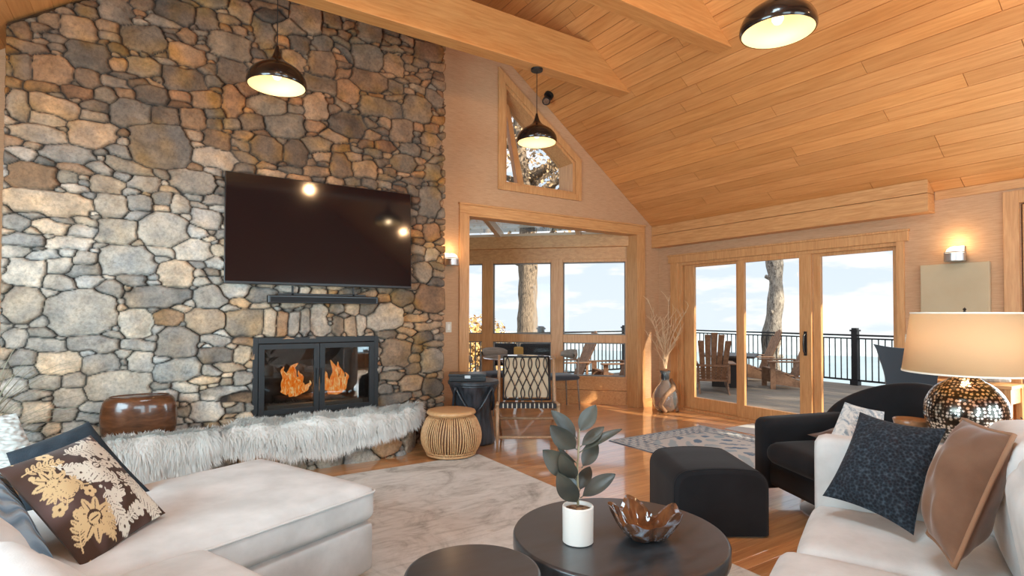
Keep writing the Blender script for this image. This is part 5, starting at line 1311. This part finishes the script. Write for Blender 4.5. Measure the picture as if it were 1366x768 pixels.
def grass_plant():
    c = Vector((-.93, 4.55, 0)); t = thing('potted_grass', 'tall grey-green grass plant in a pot in front of the stone wall, far left', 'potted plant', c)
    m = MB(); m.lathe([(.13, 0), (.17, .25), (.175, .42), (.165, .42), (.15, .38)], 40, cap=True); m.build('pot', mat('grey_planter', (.25, .24, .22), .7), t)
    gm = mat('dry_grass', (.22, .22, .15), .8); n = noise(gm, 3); setc(gm, ramp(gm, n, [(.3, (.16, .17, .11)), (.7, (.42, .38, .28))])); rg = random.Random(3)
    for k in range(80):
        a = rg.uniform(0, 2*PI); sp = rg.uniform(.05, .62); H = rg.uniform(.35, .95); r0 = rg.uniform(0, .1); w = rg.uniform(.004, .008)
        P = []; d = np.array([math.cos(a), math.sin(a), 0]); s_ = np.array([-math.sin(a), math.cos(a), 0])
        if d[1]*sp > .42: sp *= .5
        for q in np.linspace(0, 1, 9): P.append(d*(r0+sp*q**1.7)+np.array([0, 0, .38+H*(q-.35*q**3*sp/.6)]))
        m = MB(); V = []; F_ = []
        for i, p in enumerate(P):
            ww = w*(1-(i/8)**2)+.0006; V += [p-s_*ww, p+np.array([0, 0, -.002]), p+s_*ww]
        for i in range(8): F_ += [(i*3, i*3+1, i*3+4, i*3+3), (i*3+1, i*3+2, i*3+5, i*3+4)]
        m.add(V, F_); m.build('grass_blade', gm, t)
grass_plant()

# ------------------------------------------------------------------ pieces by the right wall
def right_corner():
    p = at(1221, 480, 4.6); t = thing('wingback_chair', 'dark slate upholstered high-backed chair by the sliding door', 'chair', (p.x, p.y, 0), -1.05)
    up = fabric('slate_wool', (.035, .042, .050), None, 200, .9, .2, .3); wm = wood('chair_oak', (.35, .20, .11), (.5, .3, .17), (3, 3, 1), 6, .5)
    G = []
    for s in np.linspace(-1, 1, 17):
        row = []
        for z in np.linspace(.46, 1.06, 13):
            k = (z-.46)/.60; hw = .20+.03*math.sin(PI*k*.9)*-1+.075*k**3; x = s*hw; y = .21+.06*k-.035*s*s; z2 = z+(.035*s*s if k > .9 else 0); row.append((x, y, z2))
        G.append(row)
    G = np.array(G); H_ = G.copy(); H_[:, :, 1] += .05
    m = MB(); m.grid(G[::-1]); m.grid(H_); a, b = G.shape[:2]
    for line0, line1 in ((G[0], H_[0]), (H_[-1], G[-1])): m.grid(np.stack([line0, line1]))
    m.grid(np.stack([H_[:, -1], G[:, -1]])); m.build('backrest', up, t, smooth=True)
    m = MB(); m.soft(.24, .24, .05, .04, .015, 10); m.v[-1] = m.v[-1]+np.array([0, 0, .45]); m.build('seat', up, t, smooth=True)
    for x in (-.2, .2):
        for y in (-.2, .2): m = MB(); m.tube([(x*1.05, y*1.05, 0), (x, y, .42)], [.014, .02], 10); m.build('leg', wm, t, smooth=True)
    c = Vector((6.17, 2.02, 0)); t = thing('console_table', 'low oak console table against the right wall behind the lamp', 'console table', c)
    m = MB(); m.box(-.17, .17, -.40, .40, .73, .76); m.build('tabletop', M_TRIMY, t, bevel=.004)
    m = MB(); m.box(-.15, .15, -.38, .38, .60, .73); m.build('apron', M_TRIMY, t, bevel=.003)
    for x in (-.14, .14):
        for y in (-.37, .37): m = MB(); m.box(x-.022, x+.022, y-.022, y+.022, 0, .73); m.build('leg', M_TRIMZ, t, bevel=.003)
    m = MB(); m.box(-.14, .14, -.37, .37, .15, .175); m.build('lower_shelf', M_TRIMY, t)
    p = at(1330, 508, 4.75); t = thing('driftwood_piece', 'weathered grey driftwood piece on the console table', 'ornament', (6.12, 1.80, .761))
    m = MB(); dm = mat('bleached_driftwood', (.45, .43, .38), .9); n = noise(dm, 9, (1, 5, 1)); setc(dm, ramp(dm, n, [(.3, (.22, .21, .19)), (.7, (.62, .60, .54))]))
    m.tube([(0, .22, .03), (0, .10, .045), (.02, -.02, .05), (0, -.14, .035)], [.012, .035, .045, .012], 9); m.tube([(0, 0, .06), (-.03, -.08, .11), (-.02, -.15, .13)], [.025, .02, .008], 8); m.build('driftwood_limb', dm, t, smooth=True)
    c = at(1352, 560, 4.15); c.z = 0
    t = thing('feathery_plant', 'dark feathery plant in a pot at the right edge behind the lamp', 'potted plant', c)
    m = MB(); m.lathe([(.12, 0), (.16, .30), (.15, .30), (.13, .27)], 36); m.build('pot', mat('charcoal_pot', (.05, .05, .055), .6), t)
    fm = mat('blue_black_leaf', (.03, .045, .055), .6); n = noise(fm, 7); setc(fm, ramp(fm, n, [(.35, (.015, .022, .028)), (.7, (.16, .20, .22))])); rg = random.Random(9)
    for k in range(22):
        a = rg.uniform(0, 2*PI); sp = rg.uniform(.10, .34); H = rg.uniform(.30, .52); P = [np.array([sp*q**1.3*math.cos(a), sp*q**1.3*math.sin(a), .27+H*(q-.30*q*q)]) for q in np.linspace(0, 1, 12)]
        m = MB(); m.tube(P, np.linspace(.003, .001, 12), 4); s_ = np.array([-math.sin(a), math.cos(a), 0])
        for i in range(2, 12):
            for sg in (-1, 1):
                L = .075*math.sin(PI*i/12)+.012; d = s_*sg*L+(P[i]-P[i-1])*.9; up_ = np.array([0, 0, .003]); e = P[i]+d
                m.add([P[i], P[i]+d*.5+(P[i]-P[i-1])*.25, e, P[i]+d*.5-(P[i]-P[i-1])*.25], [(0, 1, 2, 3)])
        m.build('frond', fm, t)
right_corner()

# ================================================================== OUTSIDE
ZD = -.08; RX = 12.1; RY = 10.0
def deck():
    m = MB(); dm = wood('weathered_deck', (.20, .155, .115), (.34, .27, .205), (9, .6, 9), 4, .75, True, b=.1)
    planks(m, (-3.5, RY+.1), (XW+.14, RX+.12), .14, (2.5, 4.5), lambda u, v, h: (v, u, ZD+h), 21, var=.14, gap=.003, dep=.02)
    planks(m, (5.95+.2, RY+.1), (2.0, XW+.14), .14, (2.5, 4.5), lambda u, v, h: (v, u, ZD+h), 22, var=.14, gap=.003, dep=.02)
    # cut the deck where the nook floor stands
    keepf = []; V = np.concatenate(m.v)
    for f in m.f:
        c = V[list(f)].mean(0); 
        keepf.append(f)
    m.f = keepf
    m.box(2.0, RX+.12, 6.1, RY+.1, ZD-.14, ZD-.021, (.4, .4, .4)); m.box(XW+.14, RX+.12, -3.5, 6.1, ZD-.14, ZD-.021, (.4, .4, .4))
    st(m.build('floor_deck', dm, colattr=True))
    rm = mat('black_railing', (.012, .013, .016), .45)
    def rail(name, label, a, b, posts):
        a = np.array(a, float); b = np.array(b, float); L = np.linalg.norm(b-a); d = (b-a)/L
        t = thing(name, label, 'railing', (a[0], a[1], ZD)); P = lambda s, z: tuple((d*s)[:2])+(z,)
        m = MB(); m.bar(P(0, 1.02), P(L, 1.02), .075, .035); m.bar(P(0, .955), P(L, .955), .03, .03); m.build('top_rail', rm, t)
        m = MB(); m.bar(P(0, .10), P(L, .10), .035, .035); m.build('bottom_rail', rm, t)
        for s in posts:
            m = MB(); q = P(s, 0); m.box(q[0]-.055, q[0]+.055, q[1]-.055, q[1]+.055, 0, 1.10); m.box(q[0]-.075, q[0]+.075, q[1]-.075, q[1]+.075, 1.10, 1.135); m.box(q[0]-.05, q[0]+.05, q[1]-.05, q[1]+.05, 1.135, 1.17); m.box(q[0]-.075, q[0]+.075, q[1]-.075, q[1]+.075, 0, .09); m.build('post', rm, t)
        n = int(L/.118); 
        for k in range(n):
            s = (k+.5)*L/n
            m = MB(); q = P(s, 0); m.box(q[0]-.009, q[0]+.009, q[1]-.009, q[1]+.009, .10, .96); m.build('baluster', rm, t)
    rail('deck_railing', 'black metal deck railing seen through the sliding door', (RX, 1.9, 0), (RX, RY, 0), (0.02, 3.83, 8.05))
    rail('deck_railing', 'black metal deck railing beyond the dining nook windows', (4.2, RY, 0), (RX-.12, RY, 0), (3.04, 5.6))
deck()
def adirondack():
    t = thing('adirondack_chair', '', 'garden chair', (0, 0, 0), group='wooden adirondack chairs on the deck')
    wm = wood('weathered_cedar', (.20, .10, .055), (.38, .21, .12), (2, 2, 2), 8, .7, b=.1)
    # faces +x; back leans to -x
    for s in (-1, 1):
        m = MB(); m.prism([(.36, .10), (.40, .36), (.30, .37), (-.52, .0), (-.44, -.0)], lambda a, b: (a, s*.25-.013, b), lambda a, b: (a, s*.25+.013, b)); m.build('stringer', wm, t)
        m = MB(); m.box(.29, .385, s*.29-.012, s*.29+.012, 0, .52); m.build('front_leg', wm, t)
        m = MB(); m.box(-.28, .44, s*.33-.065, s*.33+.065, .52, .545); m.build('armrest', wm, t, bevel=.01)
        m = MB(); m.box(-.25, -.21, s*.27-.02, s*.27+.02, .18, .52); m.build('arm_post', wm, t)
    for k in range(5):
        x = .34-k*.115; z = .375-(k*.115)*.36; m = MB(); m.box(x-.045, x+.045, -.27, .27, z, z+.022); m.build('seat_slat', wm, t)
    for k in range(5):
        s = k-2; y0, y1 = s*.085, s*.118; x0, z0 = -.12, .23; H = .96-.04*s*s; x1, z1 = x0-H*.40, z0+H*.92
        m = MB(); v = []
        for (x, z, y, w) in ((x0, z0, y0, .037), (x1, z1, y1, .052)):
            v += [(x, y-w, z), (x, y+w, z), (x-.02, y+w, z-.008), (x-.02, y-w, z-.008)]
        m.add(v, [(0, 1, 2, 3), (7, 6, 5, 4), (0, 4, 5, 1), (1, 5, 6, 2), (2, 6, 7, 3), (3, 7, 4, 0)]); m.build('back_slat', wm, t)
    for z, w, x in ((.50, .27, -.265), (.22, .25, -.16)):
        m = MB(); m.box(x-.02, x+.005, -w, w, z-.02, z+.02); m.build('back_brace', wm, t)
    return t
def outdoor_furniture():
    a0 = adirondack()
    spots = [((8.85, 6.72), .72, 'adirondack chair with its slatted back to the glass, left pane of the sliding door'),
             ((11.15, 7.35), math.radians(140), 'adirondack chair facing left beyond the fire table, sunlit back'),
             ((10.5, 6.25), math.radians(138), 'adirondack chair facing left nearest the birch trunk, dark back'),
             ((6.75, 8.35), math.radians(160), 'adirondack chair outside the nook, nearer the window post'),
             ((7.35, 7.72), math.radians(160), 'adirondack chair outside the nook, right of its twin')]
    for i, (p, rz, lab) in enumerate(spots):
        o = a0 if i == 0 else copy_tree(a0); o.location = (*p, ZD); o.rotation_euler = (0, 0, rz); o['label'] = lab
    t = thing('fire_table', 'square dark fire table among the adirondack chairs on the deck', 'table', (9.78, 7.02, ZD), .5)
    m = MB(); m.box(-.5, .5, -.5, .5, .60, .64); m.build('tabletop', mat('slate_top', (.06, .05, .045), .5), t, bevel=.004)
    m = MB(); m.box(-.30, .30, -.30, .30, 0, .60); m.build('base', mat('dark_panel', (.045, .04, .038), .6), t)
    t = thing('outdoor_loveseat', 'black wicker outdoor loveseat behind the nook window', 'outdoor seat', (5.32, 8.02, ZD), -.62)
    wk = mat('black_wicker', (.014, .015, .017), .6); v = voro(wk, 60, (1, 1, 1)); bump(wk, v.outputs['Distance'], .6, .01)
    m = MB(); m.soft(.60, .30, .19, .03, 0, 6); m.v[-1] = m.v[-1]+np.array([0, 0, .20]); m.build('seat_base', wk, t, smooth=True)
    for x in (-.32, .32): m = MB(); m.soft(.29, .06, .20, .03, .0, 6); m.v[-1] = m.v[-1]+np.array([x, .24, .72]); m.build('back_panel', wk, t, smooth=True)
    for x in (-.60, .60): m = MB(); m.soft(.05, .30, .14, .03, 0, 6); m.v[-1] = m.v[-1]+np.array([x, 0, .52]); m.build('armrest', wk, t, smooth=True)
    m = MB(); m.soft(.10, .02, .10, .015, 0, 6); m.v[-1] = m.v[-1]+np.array([0, .20, .76]); m.build('centre_cushion', fabric('mustard_cloth', (.6, .38, .12)), t, smooth=True)
outdoor_furniture()
def bark_mat(name, c0, c1, stretch):
    m = mat(name, c0, .9); n = noise(m, 7, stretch, 7, .7, dist=1.0); setc(m, ramp(m, n, [(.36, c0), (.6, c1)])); bump(m, n, 1.0, .04); return m
def trees():
    rg = random.Random(17)
    def leafcloud(parent, name, m_, centers, n, size, origin):
        mb = MB(); r2 = np.random.default_rng(3); V = []; F_ = []; k = 0
        for _ in range(n):
            c, R_ = centers[r2.integers(len(centers))]; d = r2.normal(size=3); d /= np.linalg.norm(d); p = np.array(c)+d*R_*r2.random()**.45-np.array(origin)
            a = r2.normal(size=3); a /= np.linalg.norm(a); b = np.cross(a, d+.01); b /= np.linalg.norm(b)+1e-6; s = size*r2.uniform(.6, 1.4)
            V += [p-a*s, p+b*s*.6, p+a*s, p-b*s*.6]; F_.append((k, k+1, k+2, k+3)); k += 4
        mb.add(V, F_); return mb.build(name, m_, parent)
    # tall oak beyond the nook: trunk and limbs reach up in front of the raked window
    pine = bark_mat('ridged_bark', (.075, .06, .05), (.42, .33, .24), (5, 5, .7))
    b = Vector((9.05, 13.2, -4)); t = thing('oak_tree', 'tall thick-trunked tree beyond the nook with sparse tan leaves', 'tree', b)
    P = [(0, 0, 0), (-.05, .02, 3), (.02, 0, 5), (.06, .03, 6.5), (.0, 0, 8), (-.2, .1, 10), (-.1, .2, 13)]
    Q = [tuple(np.interp(s, range(7), [p[i] for p in P]) for i in range(3)) for s in np.linspace(0, 6, 40)]
    m = MB(); m.tube(Q, [.36-.0045*k+.018*math.sin(k*1.9)+.012*math.sin(k*.7) for k in range(40)], 16); m.build('trunk', pine, t, smooth=True)
    cs = []
    for k in range(16):
        z = rg.uniform(7.0, 12); a = rg.uniform(0, 2*PI); L = rg.uniform(2.0, 4.6); e = np.array([math.cos(a)*L, math.sin(a)*L, z+rg.uniform(.3, 2)]); m = MB()
        m.tube([(0, 0, z-.4), (e[0]*.4, e[1]*.4, z+.3), tuple(e)], [.10, .06, .015], 7); m.build('limb', pine, t, smooth=True); cs += [(e+np.array(b), 1.3), (np.array([e[0]*.6, e[1]*.6, z+.6])+np.array(b), 1.2)]
    lm = mat('tan_oak_leaves', (.45, .29, .16), .8); n = noise(lm, 1.5); setc(lm, ramp(lm, n, [(.35, (.34, .26, .17)), (.6, (.60, .40, .22))]))
    for j in range(4): cs.append((np.array([8.2+j*.5, 12.4, 4.6+j*.7]), 1.6))
    o = leafcloud(t, 'foliage', lm, cs, 8000, .06, b); o['kind'] = 'stuff'
    # birch by the deck railing
    birch = bark_mat('mottled_bark', (.09, .075, .065), (.55, .50, .43), (3, 3, 1.2))
    b = Vector((12.55, 7.75, -3)); t = thing('birch_tree', 'crooked mottled trunk standing just behind the deck railing', 'tree', b)
    Z = np.linspace(0, 8.5, 44); m = MB(); m.tube([(.10*math.sin(z*1.3)-.03*(z-3), .06*math.sin(z*2.1+1), z) for z in Z], [.24-.012*z+.022*math.sin(z*7)+.018*math.sin(z*3.1+2) for z in Z], 14); m.build('trunk', birch, t, smooth=True)
    for z, a in ((3.9, 2.2), (4.7, .4), (4.35, 3.6), (5.2, 2.6), (3.3, 5.5)):
        m = MB(); x = .10*math.sin(z*1.3)-.03*(z-3); m.tube([(x, 0, z), (x+.22*math.cos(a), .22*math.sin(a), z+.08)], [.075, .045], 8); m.build('branch_stub', birch, t, smooth=True)
    # bare-branched tree added right of the deck, unseen, so its shade dapples the boards
    b = Vector((14.6, -7.5, -4)); t = thing('dapple_tree', 'bare spreading tree, added unseen right of the deck railing for its dappled shade', 'tree', b)
    m = MB(); m.tube([(0, 0, 0), (.1, 0, 5), (0, .1, 10), (.1, 0, 14)], [.34, .28, .18, .06], 12); m.build('trunk', pine, t, smooth=True); cs = []
    for k in range(22):
        z = rg.uniform(6.0, 13.5); a = rg.uniform(0, 2*PI); L = rg.uniform(2.0, 4.8); e = np.array([math.cos(a)*L, math.sin(a)*L, z+rg.uniform(.3, 2)]); m = MB()
        m.tube([(0, 0, z-.5), (e[0]*.4, e[1]*.4, z+.2), tuple(e)], [.10, .07, .02], 6); m.build('limb', pine, t, smooth=True); cs += [(e+np.array(b), 1.1), (np.array([e[0]*.5, e[1]*.5, z+.5])+np.array(b), 1.1)]
    o = leafcloud(t, 'foliage', lm, cs, 5200, .13, b); o['kind'] = 'stuff'
    # autumn shrub / golden tree at the left of the nook
    gm = mat('golden_leaves', (.62, .38, .13), .8); n = noise(gm, 1.2); setc(gm, ramp(gm, n, [(.35, (.30, .22, .12)), (.55, (.72, .46, .17))]))
    b = at(636, 470, 24); b.z = -6; t = thing('autumn_tree', 'golden-leaved treetop showing over the railing at the left of the nook', 'tree', b)
    m = MB(); m.tube([(0, 0, 0), (.1, 0, 4), (0, .1, 6.6)], [.2, .12, .04], 8); m.build('trunk', pine, t, smooth=True)
    o = leafcloud(t, 'foliage', gm, [(np.array([b.x+i*.8-1.2, b.y+j*.5, -.6+.5*((i+j) % 3)]), 1.0) for i in range(4) for j in range(2)], 3500, .10, b); o['kind'] = 'stuff'
trees()
def terrain():
    fm = mat('forest_ground', (.10, .09, .06), .95); n = noise(fm, .6, detail=8); setc(fm, ramp(fm, n, [(.35, (.05, .055, .035)), (.65, (.20, .15, .10))]))
    n_ = 60; X, Y = np.meshgrid(np.linspace(-60, 260, n_), np.linspace(-160, 260, n_), indexing='ij'); D = np.hypot(X-5, Y-5)
    Z = -4.5-.28*np.clip(D-9, 0, None)+1.2*fbm(X, Y, 2, 3, .06); Z = np.where(D < 9, -4.5, Z)
    P = np.stack([X, Y, Z], -1); o = grid_mesh('floor_hillside', P, np.ones((*X.shape, 3)), fm); st(o)
    # distant ridges, with aerial haze painted into their pale blue colours
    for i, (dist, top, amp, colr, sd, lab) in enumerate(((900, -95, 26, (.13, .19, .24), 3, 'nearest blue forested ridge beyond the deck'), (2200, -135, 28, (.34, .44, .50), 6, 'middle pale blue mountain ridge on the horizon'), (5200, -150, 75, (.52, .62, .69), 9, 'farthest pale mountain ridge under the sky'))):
        rm = mat('hazed_forest', colr, 1.0); n = noise(rm, .02 if i == 0 else .006, detail=8); setc(rm, ramp(rm, n, [(.35, tuple(c*.88 for c in colr)), (.65, tuple(min(1, c*1.12) for c in colr))]))
        A = np.linspace(math.radians(-40), math.radians(110), 160); K = np.linspace(0, 1, 14); G = np.zeros((160, 14, 3)); C = np.ones((160, 14, 3))
        prof = top+amp*fbm(A*1.0, A*0, sd, 5, 5.0)
        for j, k in enumerate(K):
            r = dist*(1-.45*(1-k)); z = -520*(dist/5200)**.4+(prof+520*(dist/5200)**.4)*k**1.3
            z = z+amp*.10*fbm(A*30, A*0+k*4, sd+20, 4, 1.5)
            G[:, j, 0] = r*np.cos(A); G[:, j, 1] = r*np.sin(A); G[:, j, 2] = z
        # back slope so that the ridge is a solid hill
        B_ = G[:, -1:, :]*np.array([1.15, 1.15, 1.0]); B_[..., 2] -= amp*3
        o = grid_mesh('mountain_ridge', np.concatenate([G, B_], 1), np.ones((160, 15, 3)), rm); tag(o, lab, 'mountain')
terrain()
